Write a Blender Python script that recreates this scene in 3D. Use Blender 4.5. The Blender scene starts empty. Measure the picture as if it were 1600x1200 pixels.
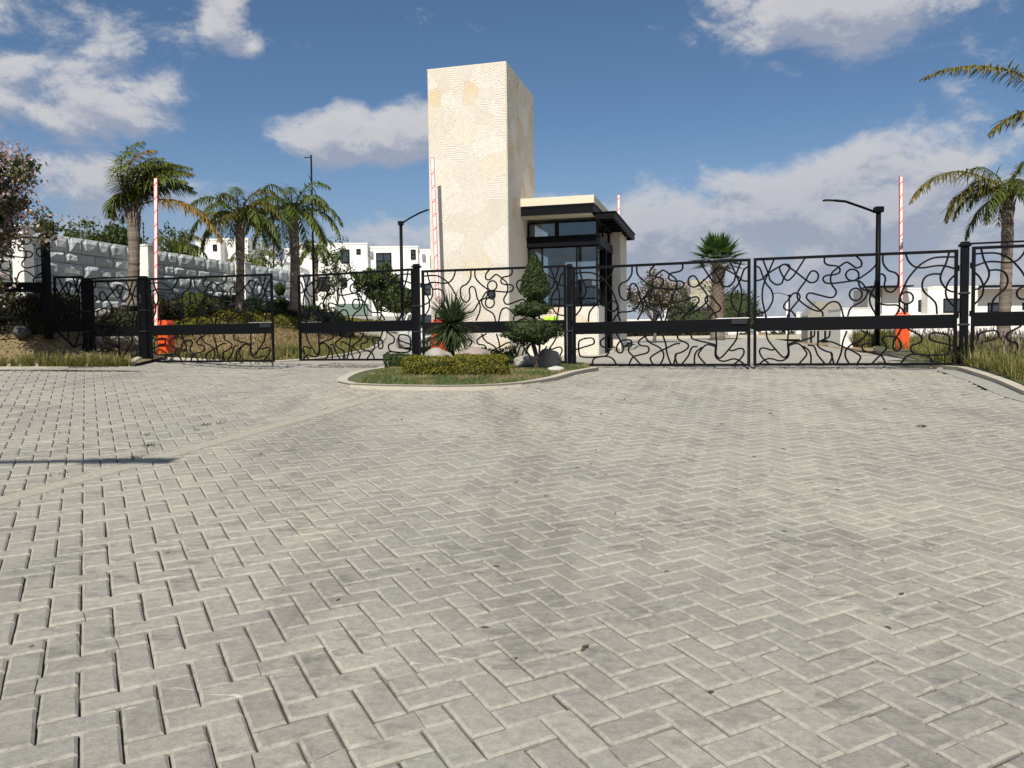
import bpy, bmesh, math, random
import numpy as np
from mathutils import Vector, Matrix, noise as mnoise
rnd = random.Random(7)
PI = math.pi
scene = bpy.context.scene
COL = scene.collection

# ------------------------------------------------------------------ camera
EYE = 1.65                       # camera height above the paving under it
F = 1254.0 / 1600.0              # focal length over picture width
# rows: world right, world forward, world up, in camera axes (x right, y down, z forward)
R = np.array([[0.99993616, -0.01129928, 0.0],
              [-0.00053998, -0.04778612, 0.99885744],
              [-0.01128637, -0.99879368, -0.04778917]])
cam = bpy.data.cameras.new('camera'); camo = bpy.data.objects.new('camera', cam); COL.objects.link(camo)
cam.sensor_width = 36.0; cam.lens = 36.0 * F; cam.clip_start = 0.05; cam.clip_end = 6000
cx, cy, cz = R @ np.array([1, 0, 0]), R @ np.array([0, -1, 0]), R @ np.array([0, 0, -1])
camo.matrix_world = Matrix(((cx[0], cy[0], cz[0], 0), (cx[1], cy[1], cz[1], 0), (cx[2], cy[2], cz[2], EYE), (0, 0, 0, 1)))
scene.camera = camo

def ray(px, py):
    return R @ np.array([(px - 800) / 1254.0, (py - 600) / 1254.0, 1.0])
def at(px, py, Y):
    """world point seen at photo pixel px, py at forward distance Y"""
    r = ray(px, py); r = r * (Y / r[1])
    return np.array([r[0], r[1], r[2] + EYE])

# ------------------------------------------------------------------ sun, sky, exposure
SUN_EL = math.radians(47.0)
TOSUN = np.array([-0.21, -1.0]); TOSUN /= np.linalg.norm(TOSUN)
sun = bpy.data.lights.new('sun', 'SUN'); suno = bpy.data.objects.new('sun', sun); COL.objects.link(suno)
sun.energy = 4.6; sun.angle = math.radians(0.5); sun.color = (1.0, 0.93, 0.82)
tosun = Vector((TOSUN[0] * math.cos(SUN_EL), TOSUN[1] * math.cos(SUN_EL), math.sin(SUN_EL)))
suno.rotation_euler = tosun.to_track_quat('Z', 'Y').to_euler(); suno.location = (-6, -20, 30)
scene.view_settings.view_transform = 'Standard'; scene.view_settings.look = 'None'
scene.view_settings.exposure = 0.22; scene.view_settings.gamma = 1.0
scene.view_settings.use_curve_mapping = False
scene.render.resolution_x = 1024; scene.render.resolution_y = 768

class NB:
    """small helper to write shader maths"""
    def __init__(s, nt): s.nt = nt; s.n = nt.nodes; s.l = nt.links
    def new(s, t, **k):
        o = s.n.new(t)
        for a, b in k.items(): setattr(o, a, b)
        return o
    def put(s, sock, v):
        if isinstance(v, bpy.types.NodeSocket): s.l.new(v, sock)
        elif v is not None: sock.default_value = v
    def m(s, op, a, b=None, c=None, clamp=False):
        o = s.new('ShaderNodeMath', operation=op, use_clamp=clamp)
        s.put(o.inputs[0], a); s.put(o.inputs[1], b); s.put(o.inputs[2], c)
        return o.outputs[0]
    def vm(s, op, a, b=None, sc=None):
        o = s.new('ShaderNodeVectorMath', operation=op)
        s.put(o.inputs[0], a); s.put(o.inputs[1], b)
        if sc is not None: s.put(o.inputs['Scale'], sc)
        return o.outputs[0]
    def noise(s, vec, scale=5, detail=4, rough=.55, dist=0, col=False, lac=2.0):
        o = s.new('ShaderNodeTexNoise')
        s.put(o.inputs['Vector'], vec); s.put(o.inputs['Scale'], scale); s.put(o.inputs['Detail'], detail)
        s.put(o.inputs['Roughness'], rough); s.put(o.inputs['Distortion'], dist); s.put(o.inputs['Lacunarity'], lac)
        return o.outputs['Color' if col else 'Fac']
    def mapr(s, v, a, b, c=0.0, d=1.0, smooth=True):
        o = s.new('ShaderNodeMapRange', interpolation_type='SMOOTHSTEP' if smooth else 'LINEAR')
        s.put(o.inputs[0], v); s.put(o.inputs[1], a); s.put(o.inputs[2], b); s.put(o.inputs[3], c); s.put(o.inputs[4], d)
        return o.outputs[0]
    def mix(s, f, a, b, mode='MIX'):
        o = s.new('ShaderNodeMix', data_type='RGBA', blend_type=mode)
        s.put(o.inputs[0], f)
        for i, v in ((6, a), (7, b)):
            s.put(o.inputs[i], (*v, 1) if isinstance(v, tuple) and len(v) == 3 else v)
        return o.outputs[2]
    def sep(s, v):
        o = s.new('ShaderNodeSeparateXYZ'); s.put(o.inputs[0], v); return o.outputs
    def comb(s, x=0.0, y=0.0, z=0.0):
        o = s.new('ShaderNodeCombineXYZ'); s.put(o.inputs[0], x); s.put(o.inputs[1], y); s.put(o.inputs[2], z); return o.outputs[0]
    def ramp(s, f, stops):
        o = s.new('ShaderNodeValToRGB'); e = o.color_ramp.elements
        while len(e) < len(stops): e.new(0.5)
        for q, (p, c) in zip(e, stops): q.position = p; q.color = (*c, 1)
        s.put(o.inputs[0], f); return o.outputs[0]
    def bump(s, h, strength=.5, dist=.01, normal=None):
        o = s.new('ShaderNodeBump'); s.put(o.inputs['Strength'], strength); s.put(o.inputs['Distance'], dist); s.put(o.inputs['Height'], h)
        if normal is not None: s.put(o.inputs['Normal'], normal)
        return o.outputs[0]

world = bpy.data.worlds.new('World'); scene.world = world; world.use_nodes = True
wt = world.node_tree; wt.nodes.clear(); w = NB(wt)
sky = w.new('ShaderNodeTexSky', sky_type='NISHITA'); sky.sun_disc = False
sky.sun_elevation = SUN_EL; sky.sun_rotation = math.atan2(TOSUN[0], TOSUN[1])
sky.altitude = 2200; sky.air_density = 1.15; sky.dust_density = 0.6; sky.ozone_density = 2.2
tc = w.new('ShaderNodeTexCoord').outputs['Generated']
d = w.vm('NORMALIZE', tc)
def cloud_field(vec):
    x, y, z = w.sep(vec)
    az = w.m('ARCTAN2', x, y); el = w.m('ARCSINE', z)
    # clouds that stand over the place: (azimuth, elevation, half width, half height, strength)
    acc = None
    def px(a, b): 
        r = ray(a, b); r = r / np.linalg.norm(r); return math.atan2(r[0], r[1]), math.asin(r[2])
    blobs = [(120, 150, 165, 62, 1.12), (225, 150, 75, 42, 1.0), (170, 95, 60, 32, .8), (-60, 25, 250, 50, .72), (60, 235, 170, 70, .72), (352, 30, 34, 44, .84), (372, 68, 40, 26, .74), (340, 62, 30, 30, .5),
             (550, 218, 150, 40, 1.05), (548, 182, 46, 34, .9), (645, 195, 90, 42, 1.0), (480, 225, 70, 26, .9),
             (1290, 20, 190, 48, .98), (1350, 45, 90, 50, .7), (1235, 95, 45, 26, .5), (1150, 0, 70, 45, .8),
             (1010, 370, 120, 80, 1.15), (880, 350, 110, 50, .8), (1330, 320, 240, 80, 1.2), (1170, 320, 70, 60, 1.0), (1250, 370, 200, 90, 1.1), (1600, 400, 260, 110, 1.0), (1500, 350, 200, 100, .85),
             (1650, 210, 80, 40, .6), (1250, 460, 520, 90, .9),
             (60, 350, 260, 150, .85), (150, 450, 500, 120, .85), (560, 400, 300, 75, .72), (380, 265, 70, 22, .35), (720, 460, 300, 90, .7)]
    for (bx, by, hw, hh, st) in blobs:
        a, e = px(bx, by); sw, sh = hw / 1254.0, hh / 1254.0
        da = w.m('DIVIDE', w.m('SUBTRACT', az, a), sw); de = w.m('DIVIDE', w.m('SUBTRACT', el, e), sh)
        r2 = w.m('ADD', w.m('MULTIPLY', da, da), w.m('MULTIPLY', de, de))
        v = w.m('MULTIPLY', w.m('DIVIDE', 1.0, w.m('ADD', 1.0, w.m('MULTIPLY', r2, r2))), st)
        acc = v if acc is None else w.m('MAXIMUM', acc, v)
    # cloud cover elsewhere in the sky, same kind, patchy; thicker towards the horizon all round
    back = w.mapr(y, -.05, .45, 1.0, 0.0)
    patch = w.m('MULTIPLY', w.noise(w.vm('MULTIPLY', vec, (1.6, 1.6, 3.4)), 1.3, 2, .5), 1.25)
    hor = w.mapr(el, 0.04, .30, .75, 0.0)
    acc = w.m('MAXIMUM', acc, w.m('MULTIPLY', w.m('MAXIMUM', patch, hor), back))
    st = w.vm('MULTIPLY', vec, (1.0, 1.0, 1.7))
    warp = w.vm('SCALE', w.vm('SUBTRACT', w.noise(st, 5.0, 3, .5, col=True), (.5, .5, .5)), sc=.09)
    n1 = w.noise(w.vm('ADD', st, warp), 7.5, 10, .66)
    n0 = w.noise(w.vm('ADD', st, (3.1, 1.7, .4)), 2.8, 3, .5)
    nn = w.m('ADD', w.m('MULTIPLY', w.m('SUBTRACT', n1, .5), 2.5), w.m('MULTIPLY', w.m('SUBTRACT', n0, .5), .6))
    return w.m('ADD', acc, nn), el
f0, el = cloud_field(d)
f1, _ = cloud_field(w.vm('NORMALIZE', w.vm('ADD', d, (-.006, 0.0, .022))))
dens = w.mapr(f0, .38, .96)
lit = w.mapr(w.m('SUBTRACT', f0, f1), -.22, .30)
thick = w.mapr(f0, .55, 1.45)
shade = w.m('MULTIPLY', lit, w.m('SUBTRACT', 1.0, w.m('MULTIPLY', thick, .25)), clamp=True)
ccol = w.mix(shade, (3.9, 4.3, 5.4), (7.7, 7.55, 7.6))
lowc = w.mapr(el, .02, .30, 1.0, 0.0)
ccol = w.mix(w.m('MULTIPLY', lowc, .50), ccol, (3.8, 4.1, 5.0))
skyc = w.mix(1.0, sky.outputs[0], (.80, .93, 1.0), 'MULTIPLY')
skyc = w.mix(w.mapr(el, -.02, .28, .82, 0.0), skyc, (3.7, 4.3, 5.35))
col = w.mix(w.m('MULTIPLY', dens, .90), skyc, ccol)
bg = w.new('ShaderNodeBackground'); w.put(bg.inputs[0], col); bg.inputs[1].default_value = 0.075
wo = w.new('ShaderNodeOutputWorld'); w.l.new(bg.outputs[0], wo.inputs[0])

# ------------------------------------------------------------------ materials
def material(name):
    m = bpy.data.materials.new(name); m.use_nodes = True
    nt = m.node_tree; b = NB(nt); p = nt.nodes['Principled BSDF']
    return m, b, p
def simple(name, color, rough=.6, metal=0.0, var=.12, nscale=6, bump=0.0, bscale=60, spec=.5, coords='Object'):
    m, b, p = material(name)
    co = b.new('ShaderNodeTexCoord').outputs[coords]
    n = b.noise(co, nscale, 5, .6)
    c2 = tuple(max(0, v * (1 - var)) for v in color); c1 = tuple(min(1, v * (1 + var)) for v in color)
    b.put(p.inputs['Base Color'], b.mix(n, c1, c2)); p.inputs['Roughness'].default_value = rough
    p.inputs['Metallic'].default_value = metal; p.inputs['Specular IOR Level'].default_value = spec
    if bump: b.put(p.inputs['Normal'], b.bump(b.noise(co, bscale, 4, .6), bump, .01))
    return m
def leafmat(name, c1, c2, c3=None, trans=.35, rough=.55):
    m, b, p = material(name)
    g = b.new('ShaderNodeNewGeometry')
    r = g.outputs['Random Per Island']
    stops = [(0, c1), (.7, c2)] + ([(1.0, c3)] if c3 else [(1.0, c2)])
    col = b.ramp(r, stops)
    n = b.noise(g.outputs['Position'], 1.7, 2, .5)
    col = b.mix(b.m('MULTIPLY', n, .5), col, tuple(v * .6 for v in c1))
    b.put(p.inputs['Base Color'], col); p.inputs['Roughness'].default_value = rough
    p.inputs['Specular IOR Level'].default_value = .3
    t = b.new('ShaderNodeBsdfTranslucent'); b.put(t.inputs[0], col)
    mx = b.new('ShaderNodeMixShader'); mx.inputs[0].default_value = trans
    b.l.new(p.outputs[0], mx.inputs[1]); b.l.new(t.outputs[0], mx.inputs[2])
    b.l.new(mx.outputs[0], b.n['Material Output'].inputs[0])
    return m
M = {}
# concrete pavers
def paver_material():
    m, b, p = material('paver_concrete')
    g = b.new('ShaderNodeNewGeometry'); pos = g.outputs['Position']
    oi = b.new('ShaderNodeObjectInfo').outputs['Random']
    isl = g.outputs['Random Per Island']
    rr = b.m('FRACT', b.m('ADD', b.m('MULTIPLY', oi, 7.13), isl))
    base = b.ramp(rr, [(0, (.305, .292, .262)), (.3, (.345, .330, .292)), (.55, (.372, .353, .308)), (.8, (.330, .320, .290)), (1, (.395, .374, .326))])
    big = b.noise(pos, .55, 5, .6, .6)
    base = b.mix(b.mapr(big, .30, .70), b.mix(1.0, base, (.86, .87, .89), 'MULTIPLY'), b.mix(1.0, base, (1.07, 1.06, 1.02), 'MULTIPLY'))
    # worn tyre tracks running towards the gates
    track = b.noise(b.vm('MULTIPLY', pos, (1.5, .16, 1.0)), 1.0, 4, .6)
    base = b.mix(b.mapr(track, .54, .74, 0, .52), base, (.15, .145, .135))
    # blotchy stains on single bricks
    st = b.noise(pos, 4.5, 6, .68, .5)
    base = b.mix(b.mapr(st, .54, .76, 0, .36), base, (.165, .162, .148))
    st2 = b.noise(b.vm('ADD', pos, (7, 3, 1)), 9.0, 5, .65)
    base = b.mix(b.mapr(st2, .56, .8, 0, .35), base, (.44, .41, .35))
    # moss-green tint here and there
    gr = b.noise(b.vm('ADD', pos, (2, 9, 1)), .9, 3, .5)
    base = b.mix(b.mapr(gr, .56, .8, 0, .30), base, (.27, .31, .26))
    fine = b.noise(pos, 210, 3, .7)
    base = b.mix(b.mapr(fine, .3, .75, 0, 1), b.mix(1.0, base, (.86, .86, .86), 'MULTIPLY'), b.mix(1.0, base, (1.12, 1.12, 1.12), 'MULTIPLY'))
    # scuffed darker smears, mottled within each brick
    sm = b.noise(b.vm('ADD', b.vm('MULTIPLY', pos, (5.0, 14.0, 1.0)), b.vm('SCALE', b.noise(pos, 3, 2, .5, col=True), sc=2.5)), 1.0, 6, .68)
    smz = b.noise(b.vm('ADD', pos, (11, 5, 2)), 1.3, 3, .55)
    base = b.mix(b.m('MULTIPLY', b.mapr(sm, .46, .66, 0, .85), b.mapr(smz, .40, .62, .12, .75)), base, (.13, .13, .118))
    mot = b.noise(pos, 28, 5, .72)
    base = b.mix(b.mapr(mot, .30, .70, 0, 1), b.mix(1.0, base, (.84, .84, .83), 'MULTIPLY'), b.mix(1.0, base, (1.13, 1.13, 1.11), 'MULTIPLY'))
    # gum and oil spots
    vo = b.new('ShaderNodeTexVoronoi'); b.put(vo.inputs['Vector'], b.vm('ADD', pos, b.vm('SCALE', b.noise(pos, 9, 2, .5, col=True), sc=.05))); vo.inputs['Scale'].default_value = 2.6
    spot = b.mapr(vo.outputs['Distance'], .022, .032, 1, 0)
    sel = b.m('GREATER_THAN', b.sep(vo.outputs['Color'])[0], .62)
    base = b.mix(b.m('MULTIPLY', b.m('MULTIPLY', spot, sel), .8), base, (.06, .058, .055))
    # pale scrape marks near the middle of the forecourt
    def scrape(x, y, sx, sy, ang, sc):
        q = b.vm('SUBTRACT', pos, (x, y, 0.0)); qx, qy, _ = b.sep(q)
        u = b.m('ADD', b.m('MULTIPLY', qx, math.cos(ang)), b.m('MULTIPLY', qy, math.sin(ang)))
        v = b.m('SUBTRACT', b.m('MULTIPLY', qy, math.cos(ang)), b.m('MULTIPLY', qx, math.sin(ang)))
        e = b.m('ADD', b.m('POWER', b.m('DIVIDE', u, sx), 2.0), b.m('POWER', b.m('DIVIDE', v, sy), 2.0))
        msk = b.mapr(e, .3, 1.0, 1, 0)
        s1 = b.noise(b.comb(b.m('MULTIPLY', u, sc * .12), b.m('MULTIPLY', v, sc), 0.0), 1.0, 4, .6, 1.0)
        return b.m('MULTIPLY', msk, b.mapr(s1, .57, .63, 0, .75))
    for a in ((-1.18, 3.17, .30, .05, -.08, 40), (-.88, 3.52, .14, .06, .6, 44), (-.50, 3.44, .22, .06, -.2, 40), (-.30, 3.50, .16, .05, -.5, 40), (2.52, 4.24, .13, .09, -.9, 26), (1.68, 4.10, .05, .12, .2, 40), (-4.4, 8.3, .7, .10, -.02, 14), (-1.55, 3.05, .10, .04, .3, 40)):
        base = b.mix(scrape(*a), base, (.62, .61, .57))
    # chamfered edges, picked out by surface tilt, mixed unevenly paler than the faces
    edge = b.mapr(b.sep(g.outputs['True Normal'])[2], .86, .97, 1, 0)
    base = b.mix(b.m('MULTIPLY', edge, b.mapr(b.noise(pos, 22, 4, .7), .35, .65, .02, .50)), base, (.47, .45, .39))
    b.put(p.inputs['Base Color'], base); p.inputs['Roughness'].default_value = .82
    p.inputs['Specular IOR Level'].default_value = .32
    h = b.m('ADD', b.m('MULTIPLY', fine, .6), b.noise(pos, 45, 6, .7))
    b.put(p.inputs['Normal'], b.bump(h, .75, .007))
    return m
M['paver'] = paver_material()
M['joint'] = simple('joint_sand', (.060, .052, .042), .95, var=.45, nscale=30, bump=.6, bscale=120)
M['concrete'] = simple('pale_concrete', (.46, .43, .355), .85, var=.16, nscale=9, bump=.5, bscale=70)
M['band'] = simple('worn_concrete_band', (.35, .335, .27), .9, var=.42, nscale=22, bump=1.0, bscale=38)
M['gutter'] = simple('gutter_concrete', (.30, .295, .27), .85, var=.2, nscale=5, bump=.4, bscale=60)
M['road'] = None
def road_material():
    m, b, p = material('road_paving')
    pos = b.new('ShaderNodeNewGeometry').outputs['Position']
    br = b.new('ShaderNodeTexBrick'); b.put(br.inputs['Vector'], pos); br.inputs['Scale'].default_value = 1.0
    br.inputs['Brick Width'].default_value = .28; br.inputs['Row Height'].default_value = .14; br.inputs['Mortar Size'].default_value = .006
    br.inputs['Color1'].default_value = (.37, .35, .305, 1); br.inputs['Color2'].default_value = (.31, .298, .265, 1); br.inputs['Mortar'].default_value = (.2, .19, .17, 1)
    n = b.noise(pos, .5, 5, .6); n2 = b.noise(b.vm('MULTIPLY', pos, (1.6, .15, 1)), 1, 4, .6)
    c = b.mix(b.mapr(n, .3, .7, 0, .5), br.outputs[0], (.40, .38, .33))
    c = b.mix(b.mapr(n2, .52, .8, 0, .3), c, (.2, .19, .18))
    b.put(p.inputs['Base Color'], c); p.inputs['Roughness'].default_value = .9
    return m
M['road'] = road_material()
def earth_material():
    m, b, p = material('dry_lawn_and_mulch')
    pos = b.new('ShaderNodeNewGeometry').outputs['Position']
    n = b.noise(pos, .8, 6, .65); n2 = b.noise(pos, 14, 5, .7); n3 = b.noise(b.vm('ADD', pos, (5, 5, 5)), 60, 3, .7)
    c = b.mix(b.mapr(n, .36, .62), (.40, .28, .155), (.27, .23, .11))
    c = b.mix(b.mapr(n2, .35, .7, 0, .7), c, (.40, .30, .17))
    c = b.mix(b.mapr(n3, .5, .75, 0, .6), c, (.11, .08, .05))
    b.put(p.inputs['Base Color'], c); p.inputs['Roughness'].default_value = .95
    b.put(p.inputs['Normal'], b.bump(b.m('ADD', n2, n3), 1.0, .05))
    return m
M['earth'] = earth_material()
M['soil'] = simple('lawn_soil', (.085, .095, .04), .95, var=.5, nscale=9, bump=.8, bscale=50)
M['iron'] = simple('charcoal_painted_steel', (.0034, .0040, .0055), .5, var=.25, nscale=8, bump=.05, bscale=90, spec=.13)
M['iron_dusty'] = simple('dusty_charcoal_steel', (.010, .0115, .015), .5, var=.3, nscale=5)
M['stucco'] = simple('white_stucco', (.82, .82, .79), .8, var=.03, nscale=3, bump=.15, bscale=80)
M['stucco_grey'] = simple('grey_stucco', (.34, .355, .36), .8, var=.06, nscale=3)
M['cream'] = simple('cream_render', (.70, .64, .50), .8, var=.08, nscale=8, bump=.3, bscale=50)
M['white_paint'] = simple('white_paint', (.80, .80, .80), .45, var=.03)
M['red_paint'] = simple('red_paint', (.62, .06, .05), .5, var=.1)
M['orange'] = simple('orange_powder_coat', (.74, .088, .015), .45, var=.08)
M['steel'] = simple('brushed_steel', (.45, .46, .48), .35, metal=.8)
M['rubber'] = simple('black_rubber', (.02, .02, .022), .7)
M['boulder'] = simple('grey_boulder', (.33, .315, .28), .85, var=.45, nscale=5, bump=.9, bscale=22)
M['boulder2'] = simple('brown_grey_boulder', (.31, .265, .235), .85, var=.5, nscale=6, bump=.9, bscale=22)
M['pebble'] = simple('pale_pebble', (.50, .48, .44), .8, var=.25, nscale=8, bump=.4)
M['bark'] = simple('grey_brown_bark', (.15, .125, .10), .95, var=.4, nscale=12, bump=1.0, bscale=35)
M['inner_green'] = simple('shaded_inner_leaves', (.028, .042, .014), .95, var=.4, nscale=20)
M['dark_bark'] = simple('dark_bark', (.06, .05, .042), .95, var=.4, nscale=12, bump=1.0, bscale=35)
M['hivis'] = simple('lime_hi_vis_cloth', (.50, .85, .06), .7)
def palm_trunk_material():
    m, b, p = material('ringed_palm_bark')
    co = b.new('ShaderNodeTexCoord').outputs['Object']
    rings = b.noise(b.vm('MULTIPLY', co, (.8, .8, 9.0)), 1.6, 4, .55)
    fib = b.noise(b.vm('MULTIPLY', co, (30, 30, 2.0)), 1.0, 4, .6)
    c = b.ramp(rings, [(.3, (.085, .065, .05)), (.5, (.20, .165, .13)), (.7, (.31, .26, .21))])
    c = b.mix(b.mapr(fib, .4, .7, 0, .6), c, (.12, .095, .075))
    b.put(p.inputs['Base Color'], c); p.inputs['Roughness'].default_value = .9
    b.put(p.inputs['Normal'], b.bump(b.m('ADD', rings, fib), .8, .02))
    return m
M['palm_trunk'] = palm_trunk_material()
def slab_material():
    m, b, p = material('chiselled_limestone')
    oi = b.new('ShaderNodeObjectInfo').outputs['Random']
    co = b.new('ShaderNodeTexCoord').outputs['Object']
    x, y, z = b.sep(co)
    ang = b.m('MULTIPLY', oi, 40.0)
    u = b.m('ADD', b.m('MULTIPLY', x, b.m('COSINE', ang)), b.m('MULTIPLY', z, b.m('SINE', ang)))
    wob = b.m('MULTIPLY', b.noise(co, 1.6, 2, .5), .22)
    wv = b.m('SINE', b.m('MULTIPLY', b.m('ADD', u, wob), 2 * PI / .055))
    brk = b.mapr(b.noise(co, 9, 4, .6), .38, .56)
    hatch = b.m('MULTIPLY', wv, brk)
    tone = b.ramp(b.m('FRACT', b.m('MULTIPLY', oi, 17.3)), [(0, (.66, .63, .55)), (.25, (.73, .705, .645)), (.5, (.64, .60, .515)), (.78, (.76, .74, .68)), (.90, (.68, .57, .39)), (1, (.67, .51, .36))])
    cloudy = b.noise(co, 1.8, 5, .6)
    c = b.mix(b.mapr(cloudy, .35, .7, 0, .6), tone, (.72, .69, .615))
    c = b.mix(b.mapr(b.noise(b.vm('ADD', co, (3, 3, 3)), 1.1, 3, .5), .60, .8, 0, .45), c, (.74, .60, .40))
    c = b.mix(b.mapr(hatch, -1, .4, .50, 0), c, (.49, .43, .33))
    pit = b.noise(co, 38, 3, .6)
    c = b.mix(b.mapr(pit, .66, .74, 0, .8), c, (.30, .22, .15))
    b.put(p.inputs['Base Color'], c); p.inputs['Roughness'].default_value = .85
    p.inputs['Specular IOR Level'].default_value = .2
    h = b.m('ADD', b.m('MULTIPLY', hatch, .5), b.noise(co, 30, 5, .6))
    b.put(p.inputs['Normal'], b.bump(h, .5, .012))
    return m
M['slab'] = slab_material()
def block_material():
    m, b, p = material('painted_rough_stone')
    co = b.new('ShaderNodeTexCoord').outputs['Object']; oi = b.new('ShaderNodeObjectInfo').outputs['Random']
    c = b.mix(oi, (.52, .565, .565), (.60, .64, .635))
    n = b.noise(co, 12, 6, .65)
    c = b.mix(b.mapr(n, .5, .8, 0, .35), c, (.44, .48, .48))
    b.put(p.inputs['Base Color'], c); p.inputs['Roughness'].default_value = .85
    b.put(p.inputs['Normal'], b.bump(n, .8, .03))
    return m
M['block'] = block_material()
def glass(name, tint=(.5, .55, .56), alpha=.55, rough=.03):
    m, b, p = material(name)
    gl = b.new('ShaderNodeBsdfGlossy'); gl.inputs['Roughness'].default_value = rough; gl.inputs['Color'].default_value = (.85, .9, .92, 1)
    tr = b.new('ShaderNodeBsdfTransparent'); tr.inputs[0].default_value = (*tint, 1)
    lw = b.new('ShaderNodeLayerWeight'); lw.inputs[0].default_value = .35
    mx = b.new('ShaderNodeMixShader'); b.put(mx.inputs[0], b.mapr(lw.outputs['Fresnel'], 0, 1, 1 - alpha, 1.0, False))
    b.l.new(tr.outputs[0], mx.inputs[1]); b.l.new(gl.outputs[0], mx.inputs[2])
    b.l.new(mx.outputs[0], b.n['Material Output'].inputs[0]); return m
M['booth_glass'] = glass('booth_glass', (.62, .66, .66), .94)
def darkglass(name, c=(.03, .035, .04)):
    m, b, p = material(name); p.inputs['Base Color'].default_value = (*c, 1); p.inputs['Roughness'].default_value = .06
    p.inputs['Specular IOR Level'].default_value = .8; return m
M['window_glass'] = darkglass('dark_window_glass', (.035, .045, .055))
M['frond'] = leafmat('palm_frond_green', (0.0814, 0.126, 0.0264), (0.1744, 0.2205, 0.0413), (0.3255, 0.315, 0.066))
M['frond_yellow'] = leafmat('palm_frond_yellowing', (0.2, 0.138, 0.03), (0.375, 0.2415, 0.05), (0.525, 0.322, 0.07))
M['frond_olive'] = leafmat('palm_frond_olive', (0.098, 0.1001, 0.0224), (0.196, 0.1729, 0.035), (0.392, 0.2912, 0.063))
M['fanleaf'] = leafmat('fan_palm_green', (0.0488, 0.1073, 0.0248), (0.117, 0.2145, 0.0495), (0.195, 0.2925, 0.066))
M['hedge_gold'] = leafmat('golden_hedge_leaves', (0.1265, 0.1352, 0.0152), (0.276, 0.2576, 0.0316), (0.437, 0.3993, 0.0633))
M['hedge_green'] = leafmat('dark_hedge_leaves', (0.028, 0.049, 0.014), (0.063, 0.105, 0.0252), (0.112, 0.154, 0.042))
M['hedge_brown'] = leafmat('dry_dark_hedge_leaves', (0.0364, 0.0312, 0.0208), (0.078, 0.0715, 0.039), (0.169, 0.13, 0.065))
M['hedge_grey'] = leafmat('grey_green_leaves', (.07, .08, .055), (.12, .135, .09), (.2, .2, .12))
M['conifer'] = leafmat('clipped_conifer_leaves', (0.0209, 0.0406, 0.0104), (0.0478, 0.0811, 0.0182), (0.0972, 0.1326, 0.026), trans=.15)
M['lime_leaf'] = leafmat('lime_ball_leaves', (.07, .10, .012), (.15, .19, .03), (.24, .27, .05))
M['tree_leaf'] = leafmat('broad_tree_leaves', (0.0504, 0.084, 0.0231), (0.1008, 0.1428, 0.0385), (0.168, 0.2016, 0.0616))
M['blossom'] = leafmat('pink_white_blossom', (.42, .27, .29), (.62, .48, .50), (.74, .68, .67), trans=.3)
M['blossom_leaf'] = leafmat('bronze_green_leaves', (.05, .065, .025), (.12, .13, .045), (.22, .19, .09))
M['spike'] = leafmat('spiky_leaf', (0.052, 0.0854, 0.0327), (0.1114, 0.1552, 0.0668), (0.2376, 0.2639, 0.1337), trans=.2)
M['grass'] = leafmat('lawn_blades', (.045, .085, .018), (.085, .13, .03), (.20, .18, .06))
M['dry_grass'] = leafmat('dry_grass_blades', (.26, .19, .09), (.40, .30, .15), (.50, .40, .22))
M['fountain'] = leafmat('fountain_grass_blades', (0.1512, 0.1771, 0.0462), (0.3024, 0.2898, 0.0924), (0.504, 0.4186, 0.1694))
M['plume'] = leafmat('grass_plumes', (.14, .09, .09), (.28, .20, .19), (.40, .32, .28))
M['deadleaf'] = simple('dry_fallen_leaf', (.09, .06, .035), .9, var=.5)
# ------------------------------------------------------------------ object helpers
def link(name, verts, faces, mat, parent=None, smooth=False, kind=None):
    me = bpy.data.meshes.new(name)
    me.from_pydata([tuple(map(float, v)) for v in verts], [], [tuple(f) for f in faces]); me.update()
    return link_mesh(name, me, mat, parent, smooth, kind)
def link_mesh(name, me, mat, parent=None, smooth=False, kind=None):
    o = bpy.data.objects.new(name, me); COL.objects.link(o)
    if mat is not None and len(me.materials) == 0: me.materials.append(mat)
    if smooth and len(me.polygons): me.polygons.foreach_set('use_smooth', [True] * len(me.polygons))
    if parent is not None:
        o.parent = parent
        o.matrix_parent_inverse = parent_matrix(parent).inverted()
    if kind: o['kind'] = kind
    return o
def parent_matrix(o):
    m = o.matrix_basis.copy()
    if o.parent is not None: m = parent_matrix(o.parent) @ o.matrix_parent_inverse @ m
    return m
def tag(o, label=None, cat=None, group=None, kind=None):
    if label: o['label'] = label
    if cat: o['category'] = cat
    if group: o['group'] = group
    if kind: o['kind'] = kind
    return o
def thing(name, label, cat, loc=(0, 0, 0), group=None):
    o = bpy.data.objects.new(name, None); o.empty_display_size = .2; COL.objects.link(o)
    o.location = tuple(map(float, loc)); return tag(o, label, cat, group)
def copy_tree(o, parent=None):
    c = o.copy(); COL.objects.link(c)
    if parent is not None: c.parent = parent
    for ch in [x for x in bpy.data.objects if x.parent == o]: copy_tree(ch, c)
    return c

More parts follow.
